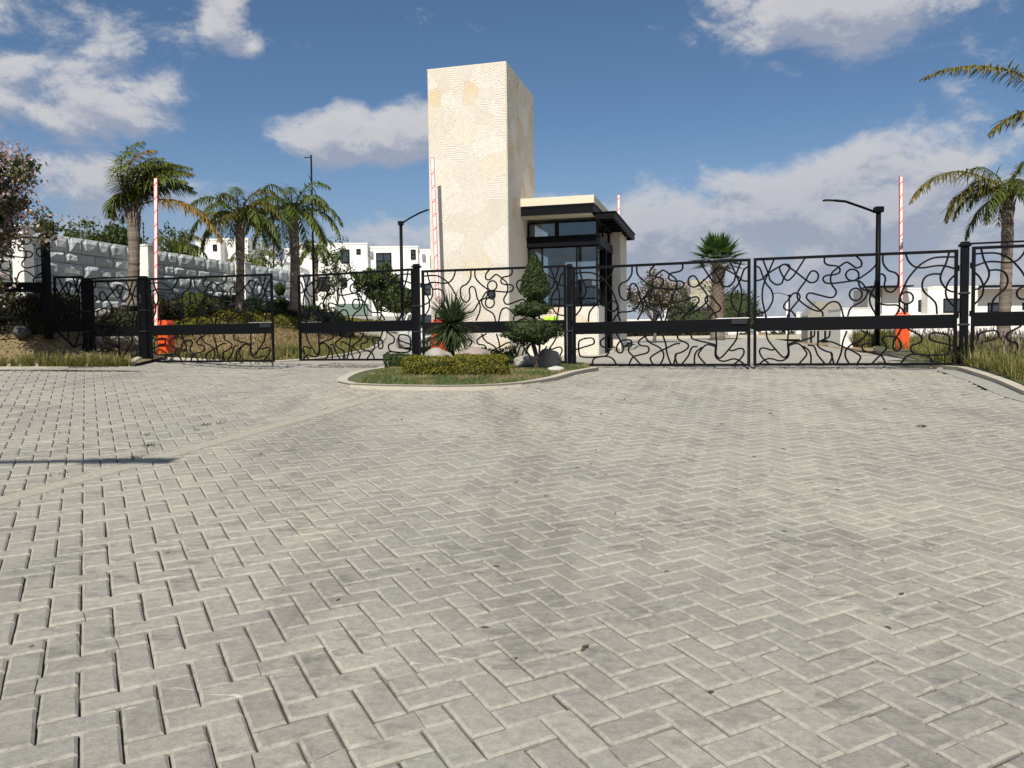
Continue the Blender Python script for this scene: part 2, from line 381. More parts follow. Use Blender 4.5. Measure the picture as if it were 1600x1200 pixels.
class MB:
    """collects simple solids and links them as one mesh object"""
    def __init__(s): s.v = []; s.f = []
    def add(s, v, f):
        n = len(s.v); s.v += [tuple(q) for q in v]; s.f += [tuple(n + i for i in q) for q in f]
    def box(s, x0, y0, z0, x1, y1, z1, fr=None, bev=0.0):
        if bev > 0:
            bm = bmesh.new(); bmesh.ops.create_cube(bm, size=1)
            for q in bm.verts: q.co = Vector(((x0 + x1) / 2 + q.co.x * (x1 - x0), (y0 + y1) / 2 + q.co.y * (y1 - y0), (z0 + z1) / 2 + q.co.z * (z1 - z0)))
            bmesh.ops.bevel(bm, geom=bm.edges[:], offset=bev, segments=2, affect='EDGES', profile=.5)
            bm.verts.index_update()
            v = [tuple(q.co) for q in bm.verts]; f = [[q.index for q in fc.verts] for fc in bm.faces]; bm.free()
        else:
            v = [(x0, y0, z0), (x1, y0, z0), (x1, y1, z0), (x0, y1, z0), (x0, y0, z1), (x1, y0, z1), (x1, y1, z1), (x0, y1, z1)]
            f = [(0, 3, 2, 1), (4, 5, 6, 7), (0, 1, 5, 4), (1, 2, 6, 5), (2, 3, 7, 6), (3, 0, 4, 7)]
        if fr is not None: v = [fr(q) for q in v]
        s.add(v, f); return s
    def tube(s, pts, r, n=6, closed=False, cap=True):
        pts = [np.array(p, float) for p in pts]; N = len(pts); rs = r if hasattr(r, '__len__') else [r] * N
        up = np.array([0, 0, 1.0]); rings = []; prev = None
        for i, p in enumerate(pts):
            a = pts[i - 1] if (i > 0 or closed) else p; b = pts[(i + 1) % N] if (i < N - 1 or closed) else p
            t = b - a; t = t / (np.linalg.norm(t) + 1e-9)
            if prev is None:
                ref = up if abs(t[2]) < .9 else np.array([1.0, 0, 0]); u = np.cross(t, ref)
            else: u = prev - t * (prev @ t)
            u = u / (np.linalg.norm(u) + 1e-9); prev = u; v = np.cross(t, u)
            rings.append([p + rs[i] * (u * math.cos(2 * PI * k / n) + v * math.sin(2 * PI * k / n)) for k in range(n)])
        V = [q for rg in rings for q in rg]; Fc = []
        M_ = N if closed else N - 1
        for i in range(M_):
            j = (i + 1) % N
            for k in range(n):
                Fc.append((i * n + k, i * n + (k + 1) % n, j * n + (k + 1) % n, j * n + k))
        if cap and not closed:
            Fc.append(tuple(range(n - 1, -1, -1))); Fc.append(tuple((N - 1) * n + k for k in range(n)))
        s.add(V, Fc); return s
    def lathe(s, c, prof, n=16):
        V = []; Fc = []
        for (r, z) in prof:
            V += [(c[0] + r * math.cos(2 * PI * k / n), c[1] + r * math.sin(2 * PI * k / n), c[2] + z) for k in range(n)]
        for i in range(len(prof) - 1):
            for k in range(n): Fc.append((i * n + k, i * n + (k + 1) % n, (i + 1) * n + (k + 1) % n, (i + 1) * n + k))
        Fc.append(tuple(range(n - 1, -1, -1))); Fc.append(tuple((len(prof) - 1) * n + k for k in range(n)))
        s.add(V, Fc); return s
    def build(s, name, mat, parent=None, smooth=False, kind=None): return link(name, s.v, s.f, mat, parent, smooth, kind)
def frame(o, ex, ey, ez=(0, 0, 1)):
    o, ex, ey, ez = [np.array(q, float) for q in (o, ex, ey, ez)]
    return lambda p: tuple(o + ex * p[0] + ey * p[1] + ez * p[2])

# ------------------------------------------------------------------ the lie of the land
PN = np.array([0.00852532, -0.07851342, 0.9968766]); PD = 1.63587
def sst(a, b, x):
    t = min(1.0, max(0.0, (x - a) / (b - a))); return t * t * (3 - 2 * t)
def g(x, y):
    pl = EYE + (-PD - PN[0] * x - PN[1] * min(max(y, -6), 30)) / PN[2]
    t = sst(-6.0, 3.0, x); ys = 18.0 * (1 - t) + 15.0 * t
    lv = EYE - .495 + .16 * sst(-6.2, -9.0, x)
    tt = sst(-7.0, -3.5, x); s = .053 * (1 - tt) + .030 * tt
    far = max(0.0, y - ys)
    lv += s * min(far, 25)
    if far > 12: lv += .045 * (min(far, 40) - 12) * (1 - sst(-6, -1, x))
    lv -= .012 * max(0, min(far, 400) - 34) * sst(-2, 6, x)
    wgt = sst(10.0, ys - .3, y)
    return pl * (1 - wgt) + lv * wgt
def hit(px, py, dz=0.0):
    r = ray(px, py); r = r / r[1]; y = 1.0; prev = None
    while y < 90:
        dlt = EYE + r[2] * y - (g(r[0] * y, y) + dz)
        if dlt < 0:
            a, b = y - .25, y
            for _ in range(25):
                c = (a + b) / 2
                if EYE + r[2] * c - (g(r[0] * c, c) + dz) < 0: b = c
                else: a = c
            return np.array([r[0] * b, b])
        y += .25
    return np.array([r[0] * 90, 90])
def resample(pts, n):
    pts = np.array([p[:2] for p in pts], float); L = np.r_[0, np.cumsum(np.linalg.norm(np.diff(pts, axis=0), axis=1))]
    t = np.linspace(0, L[-1], n); return np.c_[np.interp(t, L, pts[:, 0]), np.interp(t, L, pts[:, 1])]
def patch(name, A, B, n, m, dz, mat, kind='structure', parent=None, hf=None):
    A, B = resample(A, n), resample(B, n); V = []; Fc = []
    for i in range(n):
        for j in range(m):
            t = j / (m - 1); x, y = A[i] * (1 - t) + B[i] * t
            V.append((x, y, (hf or g)(x, y) + dz))
    for i in range(n - 1):
        for j in range(m - 1): Fc.append((i * m + j, (i + 1) * m + j, (i + 1) * m + j + 1, i * m + j + 1))
    o = link(name, V, Fc, mat, parent, True, kind)
    if len(o.data.polygons) and o.data.polygons[0].normal.z < 0: o.data.flip_normals()
    return o
def skirt(V, Fc, pts, h0, h1, hf): pass
def sweep(name, pts, wdt, z0, z1, mat, n=None, kind='structure', parent=None, hf=None, bev=.02, seg=.4):
    """kerb like bar laid along a line on the ground; pts run with the bar on their left"""
    L = float(np.sum(np.linalg.norm(np.diff(np.array(pts)[:, :2], axis=0), axis=1)))
    P = resample(pts, n or max(3, int(L / seg)))
    T = np.gradient(P, axis=0); T /= np.linalg.norm(T, axis=1)[:, None]; Nn = np.c_[-T[:, 1], T[:, 0]]
    V = []; Fc = []; prof = [(0, z0), (0, z1 - bev), (bev, z1), (wdt - bev, z1), (wdt, z1 - bev), (wdt, z0)]
    for i in range(len(P)):
        for (o, z) in prof:
            q = P[i] + Nn[i] * o; V.append((q[0], q[1], (hf or g)(P[i][0], P[i][1]) + z))
    k = len(prof)
    for i in range(len(P) - 1):
        for j in range(k - 1): Fc.append((i * k + j, i * k + j + 1, (i + 1) * k + j + 1, (i + 1) * k + j))
    Fc.append(tuple(range(k))); Fc.append(tuple((len(P) - 1) * k + j for j in range(k - 1, -1, -1)))
    return link(name, V, Fc, mat, parent, False, kind)

# main lines on the ground, picked where they stand
island_front = [hit(*p) for p in ((650, 571), (607, 576), (575, 583), (553, 590), (542, 596), (541, 601), (560, 605), (620, 607), (700, 608), (760, 607), (820, 602), (860, 594), (900, 583), (925, 578))]
GR0 = at(896, 572, 16.3); GR1 = at(1172.3, 572, 15.03); GR2 = at(1494.4, 570, 13.97)
GL0 = at(236, 567, 19.1); GL1 = at(429, 565, 18.24); GL2 = at(468.5, 565, 18.86); GL3 = at(648, 562, 17.5)
kerb_right = [(6.9, -3.0), (7.1, 2.0), hit(1600, 624)[:2] + np.array([.35, -1.2]), hit(1600, 618), hit(1560, 600), hit(1525, 588), hit(1490, 578), (7.35, 14.2), (7.3, 16.0)]
kerb_left = [(-26, 18.4), (-16, 19.2), hit(0, 577), hit(100, 575), hit(206, 572.5), (-8.9, 19.35)]
strip_line = [hit(*p) for p in ((-260, 862), (-120, 819), (0, 782), (115, 748), (198, 726), (320, 692), (388, 672), (490, 645), (612, 611), (640, 606))]

# terrain sheet to the horizon
def axis(lo, hi, fine, far):
    a = list(np.arange(lo, hi + .01, fine)); s = fine
    x = hi
    while x < far: s *= 1.35; x += s; a.append(x)
    s = fine; x = lo; bb = []
    while x > -far: s *= 1.35; x -= s; bb.append(x)
    return bb[::-1] + a
def bank(x, y):
    """the planted bank on the left rises towards the stone wall"""
    yb = 20.3 + max(0.0, x + 6.3) * 3.2
    dd = min(max(0.0, y - yb) * .9, max(0.0, -5.0 - x - max(0.0, y - 30) * .12))
    return min(2.35, dd * .235) * sst(-3.9, -5.5, x) * (1 - sst(29, 39, y) * sst(-15, -12, x))
def gb(x, y): return g(x, y) + bank(x, y)
X = axis(-24, 24, .8, 2600); Y = axis(-4, 60, .8, 3200)
V = [(x, y, gb(x, y) - (.16 if (-13 < x < 12 and y < 60) else .16)) for x in X for y in Y]
ny = len(Y); Fc = [(i * ny + j, (i + 1) * ny + j, (i + 1) * ny + j + 1, i * ny + j + 1) for i in range(len(X) - 1) for j in range(ny - 1)]
link('ground', V, Fc, M['earth'], None, True, 'structure')

# ------------------------------------------------------------------ herringbone paving
U2 = np.array([0.88562486, 0.4634993]); V2 = np.array([-0.46432308, 0.88261206]); T2 = np.array([-0.15947172, 2.84088883]); S = .14
def uvxy(u, v): return U2 * (u * S) + V2 * (v * S) + T2
def clip(poly, a, b, c):
    """keep the part of a convex polygon where a x + b y >= c"""
    out = []; n = len(poly)
    for i in range(n):
        p, q = poly[i], poly[(i + 1) % n]; dp = a * p[0] + b * p[1] - c; dq = a * q[0] + b * q[1] - c
        if dp >= 0: out.append(p)
        if (dp >= 0) != (dq >= 0):
            t = dp / (dp - dq); out.append((p[0] + t * (q[0] - p[0]), p[1] + t * (q[1] - p[1])))
    return out
def area(p): return .5 * sum(p[i][0] * p[(i + 1) % len(p)][1] - p[(i + 1) % len(p)][0] * p[i][1] for i in range(len(p)))
def inset(poly, d_):
    n = len(poly); lines = []; dl = d_ if isinstance(d_, (list, tuple)) else [d_] * n
    for i in range(n):
        p, q = poly[i], poly[(i + 1) % n]; ex, ey = q[0] - p[0], q[1] - p[1]; L = math.hypot(ex, ey)
        if L < 1e-5: continue
        nx, ny_ = -ey / L, ex / L; lines.append((nx, ny_, nx * p[0] + ny_ * p[1] + dl[i]))
    out = []; n = len(lines)
    for i in range(n):
        a1, b1, c1 = lines[i - 1]; a2, b2, c2 = lines[i]; dt = a1 * b2 - a2 * b1
        if abs(dt) < 1e-6: return None
        out.append(((c1 * b2 - c2 * b1) / dt, (a1 * c2 - a2 * c1) / dt))
    return out if area(out) > 0 else None
def in_poly(x, y, P):
    c = False; n = len(P)
    for i in range(n):
        x1, y1 = P[i][0], P[i][1]; x2, y2 = P[i - 1][0], P[i - 1][1]
        if (y1 > y) != (y2 > y) and x < (x2 - x1) * (y - y1) / (y2 - y1) + x1: c = not c
    return c
def bevel_prism(poly, zf, th=.045, cham=.013, drop=.0085):
    """convex outline -> brick with chamfered top, zf gives the height of the top"""
    p1 = inset(poly, cham)
    if p1 is None or len(p1) != len(poly): p1 = None
    n = len(poly); V = [(x, y, zf(x, y) - th) for x, y in poly] + [(x, y, zf(x, y) - (drop if p1 else 0)) for x, y in poly]
    Fc = [(i, (i + 1) % n, n + (i + 1) % n, n + i) for i in range(n)]
    if p1:
        V += [(x, y, zf(x, y)) for x, y in p1]
        Fc += [(n + i, n + (i + 1) % n, 2 * n + (i + 1) % n, 2 * n + i) for i in range(n)]
        Fc.append(tuple(2 * n + i for i in range(n)))
    else: Fc.append(tuple(n + i for i in range(n)))
    return V, Fc

SA, SB = np.array(strip_line[0]), np.array(strip_line[-1]); st_ = (SB - SA) / np.linalg.norm(SB - SA); sn_ = np.array([-st_[1], st_[0]]); sc_ = sn_ @ (SA + SB) / 2
sc_ = float(np.mean([sn_ @ np.array(p) for p in strip_line])); HW = .115
strip_end = st_ @ SB
isl_poly = [tuple(p) for p in island_front] + [(1.6, 16.6), (1.3, 21), (-2.6, 21), (-2.3, 17.6)]
fore_poly = [(-30, -4), (6.95, -4)] + [(p[0] - .32, p[1]) for p in kerb_right[1:]] + [(7.1, 17.2), (1.5, 18.6), (-2.4, 19.2), (-9.3, 20.2)] + [tuple(p) for p in kerb_left[::-1][1:]]
forecourt = link('forecourt', [], [], None, None)
forecourt['kind'] = 'structure'
_A = [(-22, -5), (-22, 22)]; _B = [(11, -5), (11, 20)]
def patch_into(o, A, B, n, m, dz, mat, hf=None):
    A, B = resample(A, n), resample(B, n); V = []; Fc = []
    for i in range(n):
        for j in range(m):
            t = j / (m - 1); x, y = A[i] * (1 - t) + B[i] * t; V.append((x, y, (hf or g)(x, y) + dz))
    for i in range(n - 1):
        for j in range(m - 1): Fc.append((i * m + j, i * m + j + 1, (i + 1) * m + j + 1, (i + 1) * m + j))
    o.data.from_pydata(V, [], Fc); o.data.update(); o.data.materials.append(mat)
    if o.data.polygons[0].normal.z < 0: o.data.flip_normals()
patch_into(forecourt, _A, _B, 60, 70, -.019, M['joint'])

bricks = []
for k in range(-140, 150):
    for l in range(-60, 60):
        # lattice (1,1), (4,0)
        u0, v0 = k + 4 * l, k
        cxy = uvxy(u0 + .5, v0 + 1)
        if not (0.4 < cxy[1] < 21): continue
        lim = 3.6 + .70 * cxy[1]
        if abs(cxy[0]) > lim: continue
        bricks.append(('v', u0, v0, u0 + 1, v0 + 2))
        # the flat brick whose upper left corner is at (u0, v0)
        bricks.append(('u', u0, v0 - 1, u0 + 2, v0))
def proj(x, y, z):
    c = R.T @ np.array([x, y, z - EYE]); return 800 + 1254 * c[0] / c[2], 600 + 1254 * c[1] / c[2]
near = []; field = MB(); G = .0034
brng = random.Random(11)
for (kd, u0, v0, u1, v1) in bricks:
    j = [(brng.gauss(0, .0011), brng.gauss(0, .0011)) for _ in range(4)]
    c = [uvxy(u0, v0), uvxy(u1, v0), uvxy(u1, v1), uvxy(u0, v1)]
    ctr = sum(c) / 4
    if not in_poly(ctr[0], ctr[1], fore_poly) or in_poly(ctr[0], ctr[1], isl_poly): continue
    poly = inset([tuple(p) for p in c], G * (1 + .5 * brng.random()))
    poly = [(p[0] + q[0], p[1] + q[1]) for p, q in zip(poly, j)]
    side = sn_ @ ctr - sc_; along = st_ @ ctr
    cut = False
    if abs(side) < .32 and along < strip_end + .1:
        A_ = clip(poly, sn_[0], sn_[1], sc_ + HW + .009); B_ = clip(poly, -sn_[0], -sn_[1], -(sc_ - HW - .009))
        pieces = [q for q in (A_, B_) if len(q) > 2 and area(q) > .0015]; cut = (len(pieces) != 1 or abs(area(pieces[0]) - area(poly)) > 1e-5)
    else: pieces = [poly]
    px, py = proj(ctr[0], ctr[1], g(*ctr))
    dist = math.hypot(*ctr)
    inview = -60 < px < 1660 and py < 1290
    for q in pieces:
        if inview and ctr[1] < 4.2: near.append((dist, q, cut, ctr, kd))
        else:
            f_ = brng.gauss(0, .0016); tx, ty = brng.gauss(0, .010), brng.gauss(0, .010)
            brk = brng.random()
            V_, F_ = bevel_prism(q, lambda x, y: g(x, y) + f_ + tx * (x - ctr[0]) + ty * (y - ctr[1]), cham=.0105 if area(q) > .01 else .006)
            field.add(V_, F_)
# the bricks that show largest are objects of their own
near.sort(key=lambda t: t[0])
rest = near[300:]; near = near[:300]
for (dist, q, cut, ctr, kd) in rest:
    f_ = brng.gauss(0, .0014); V_, F_ = bevel_prism(q, lambda x, y: g(x, y) + f_, cham=.013); field.add(V_, F_)
def ragged(q, ch, r_, zt, th=.05, drop=.0095):
    """brick piece with an unevenly worn chamfer; ch gives the chamfer width edge by edge"""
    q1 = inset(q, ch)
    if q1 is None or len(q1) != len(q): return bevel_prism(q, zt)
    n = len(q)
    # inset() starts its list at the corner before edge 0, i.e. corner 0
    O = []; I_ = []; D_ = []
    for i in range(n):
        a, b = q[i], q[(i + 1) % n]; c, d_ = q1[i], q1[(i + 1) % n]; L = math.hypot(b[0] - a[0], b[1] - a[1]); k = 3 if L > .2 else (2 if L > .08 else 1)
        for j in range(k):
            t = j / k; e = r_.gauss(0, .0014) if j else r_.gauss(0, .0005); f = r_.gauss(0, .0006) if j else 0
            nx, ny_ = -(b[1] - a[1]) / L, (b[0] - a[0]) / L
            O.append((a[0] + (b[0] - a[0]) * t + nx * abs(f), a[1] + (b[1] - a[1]) * t + ny_ * abs(f)))
            I_.append((c[0] + (d_[0] - c[0]) * t + nx * e, c[1] + (d_[1] - c[1]) * t + ny_ * e)); D_.append(drop * (1.0 if ch[i] > .005 else .35) * r_.uniform(.85, 1.15))
    N_ = len(O); V = [(x, y, zt(x, y) - th) for x, y in O] + [(x, y, zt(x, y) - dd) for (x, y), dd in zip(O, D_)] + [(x, y, zt(x, y)) for x, y in I_]
    Fc = [(i, (i + 1) % N_, N_ + (i + 1) % N_, N_ + i) for i in range(N_)] + [(N_ + i, N_ + (i + 1) % N_, 2 * N_ + (i + 1) % N_, 2 * N_ + i) for i in range(N_)]
    Fc.append(tuple(2 * N_ + i for i in range(N_))); return V, Fc
def brick_mesh(w_, h_, seed):
    """one paver centred on its own origin, long side along x; some are cracked across"""
    r_ = random.Random(seed); hw, hh = w_ / 2, h_ / 2; CW = .0115 + r_.gauss(0, .0008)
    P = [(-hw, -hh), (hw, -hh), (hw, hh), (-hw, hh)]; P = [(x + r_.gauss(0, .0015), y + r_.gauss(0, .0015)) for x, y in P]
    tx, ty = r_.gauss(0, .013), r_.gauss(0, .016); mb = MB()
    if seed % 8 == 0:
        c0 = r_.uniform(-.035, .035); sl = r_.gauss(0, .12); xb, xt = c0 - sl * hh, c0 + sl * hh
        qs = [([P[0], (xb - .0012, P[0][1]), (xt - .0012, P[3][1]), P[3]], [CW, .003, CW, CW]), ([(xb + .0012, P[1][1]), P[1], P[2], (xt + .0012, P[2][1])], [CW, CW, CW, .003])]
    else: qs = [(P, [CW] * 4)]
    for q, ch in qs:
        e = r_.gauss(0, .0014); V_, F_ = ragged(q, ch, r_, lambda x, y: e + tx * x + ty * y); mb.add(V_, F_)
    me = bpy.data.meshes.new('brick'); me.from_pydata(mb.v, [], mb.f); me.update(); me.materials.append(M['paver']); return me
variants = [brick_mesh(2 * S - 2 * G - .001, S - 2 * G - .001, i) for i in range(48)]
zax = Vector(PN)
for (dist, q, cut, ctr, kd) in near:
    if cut:
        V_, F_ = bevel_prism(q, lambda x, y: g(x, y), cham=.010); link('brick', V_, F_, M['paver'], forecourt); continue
    me = brng.choice(variants)
    o = bpy.data.objects.new('brick', me); COL.objects.link(o); o.parent = forecourt
    ax = U2 if kd == 'u' else V2
    if brng.random() < .5: ax = -ax
    xa = Vector((ax[0], ax[1], 0)); xa = (xa - zax * xa.dot(zax)).normalized(); ya = zax.cross(xa)
    m4 = Matrix((xa, ya, zax)).transposed().to_4x4(); m4.translation = Vector((ctr[0], ctr[1], g(*ctr) + brng.gauss(0, .0013))); o.matrix_basis = m4
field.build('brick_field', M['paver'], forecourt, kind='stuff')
patch_into2 = None
sv = []
P = resample(strip_line, 60)
Pn = [np.array(p) for p in P]
L_ = [(p @ st_) for p in Pn]
c0_, c1_ = min(L_), strip_end
mbs = MB(); nseg = 180
for i in range(nseg):
    a0 = c0_ + (c1_ - c0_) * i / nseg; a1 = c0_ + (c1_ - c0_) * (i + 1) / nseg
    w0, w1, w2, w3 = [HW - .004 + .007 * mnoise.noise(Vector((a_ * 5.3, k_, 0))) for a_, k_ in ((a0, 3), (a1, 3), (a1, 8), (a0, 8))]
    q = [st_ * a0 + sn_ * (sc_ - w0), st_ * a1 + sn_ * (sc_ - w1), st_ * a1 + sn_ * (sc_ + w2), st_ * a0 + sn_ * (sc_ + w3)]
    for r0, r1, e0, e1 in ((0, .07, -.02, .0), (.07, .5, .0, .003), (.5, .93, .003, .0), (.93, 1, .0, -.02)):
        qq = [q[0] * (1 - r0) + q[3] * r0, q[1] * (1 - r0) + q[2] * r0, q[1] * (1 - r1) + q[2] * r1, q[0] * (1 - r1) + q[3] * r1]
        ee = (e0, e0, e1, e1)
        mbs.add([(p[0], p[1], g(p[0], p[1]) + z_) for p, z_ in zip(qq, ee)], [(0, 1, 2, 3)])
mbs.build('concrete_strip', M['band'], None, kind='structure')

# roads beyond the gates
patch('left_road', [(-9.6, 18.9), (-2.5, 17.2)], [(-14, 60), (-3.2, 60)], 12, 60, -.004, M['road'])
patch('right_road', [(.2, 17.2), (8.2, 14.2)], [(1.6, 60), (16, 60)], 14, 60, -.002, M['road'])
# ------------------------------------------------------------------ kerbs, verges, island
def isl_h(x, y): return g(x, y) + .10
back_isl = [(-2.45, 17.2), (-2.0, 17.6), (-1, 17.6), (0, 17.3), (1.0, 17.0), (1.5, 16.7)]
isl_lawn = patch('island_soil', island_front, back_isl, 40, 24, .055, M['soil'], hf=g)
sweep('island_kerb', island_front, -.13, -.05, .06, M['concrete'], seg=.35)
sweep('left_kerb', kerb_left, .15, -.05, .10, M['concrete'])
sweep('right_kerb', kerb_right, -.16, -.05, .07, M['concrete'])
gut = [(p[0] - .34, p[1]) for p in kerb_right]
patch('right_gutter', gut, kerb_right, 50, 4, .004, M['gutter'])
patch('right_verge_soil', [(p[0] + .14, p[1]) for p in kerb_right], [(14, -3), (14, 8), (14, 17)], 40, 14, .09, M['soil'])
left_verge_back = [(-27, 24), (-16, 24), (-12, 24), (-9.1, 24), (-8.75, 20.5)]
def mulch_h(x, y):
    return max(g(x, y) + .06 + .68 * sst(19.1, 20.6, y) * sst(-9.2, -10.9, x), gb(x, y) - .15)
patch('left_verge_soil', [(p[0], p[1] + .13) for p in kerb_left], left_verge_back, 60, 24, 0, M['earth'], hf=mulch_h)
# kerb along the lawn bank behind the left gate
lawn_kerb = [(-9.0, 19.75), (-7.5, 20.0), (-6.1, 20.3), (-5.4, 21.6), (-5.0, 24), (-4.9, 28), (-5.3, 34), (-6.2, 40), (-7.6, 46)]
sweep('bank_kerb', lawn_kerb, .12, -.05, .06, M['concrete'])
# planted median behind the booth and the right hand border
med = [(3.05, 24.0), (3.9, 25.5), (4.4, 28), (4.1, 31), (3.2, 34)]
patch('median_soil', med, [(1.5, 24), (1.5, 34)], 20, 8, .09, M['soil'])
sweep('median_kerb', med, .13, -.05, .10, M['concrete'])
rb = [(7.75, 14.6), (8.35, 16.5), (9.1, 19), (9.9, 21.5), (10.9, 24.2), (13.5, 27.5)]
sweep('border_kerb', rb, -.12, -.05, .06, M['concrete'])
patch('border_soil', rb, [(16, 14.6), (16, 20), (19, 27.5)], 24, 10, .08, M['soil'])
fr_ = [(2.5, 43.0), (6, 42.6), (10, 41), (13.5, 38.5), (16, 37)]
sweep('far_kerb', fr_, .2, -.05, .16, M['concrete'])
patch('far_verge_soil', fr_, [(2, 60), (9, 60), (18, 58)], 20, 10, .16, M['earth'])

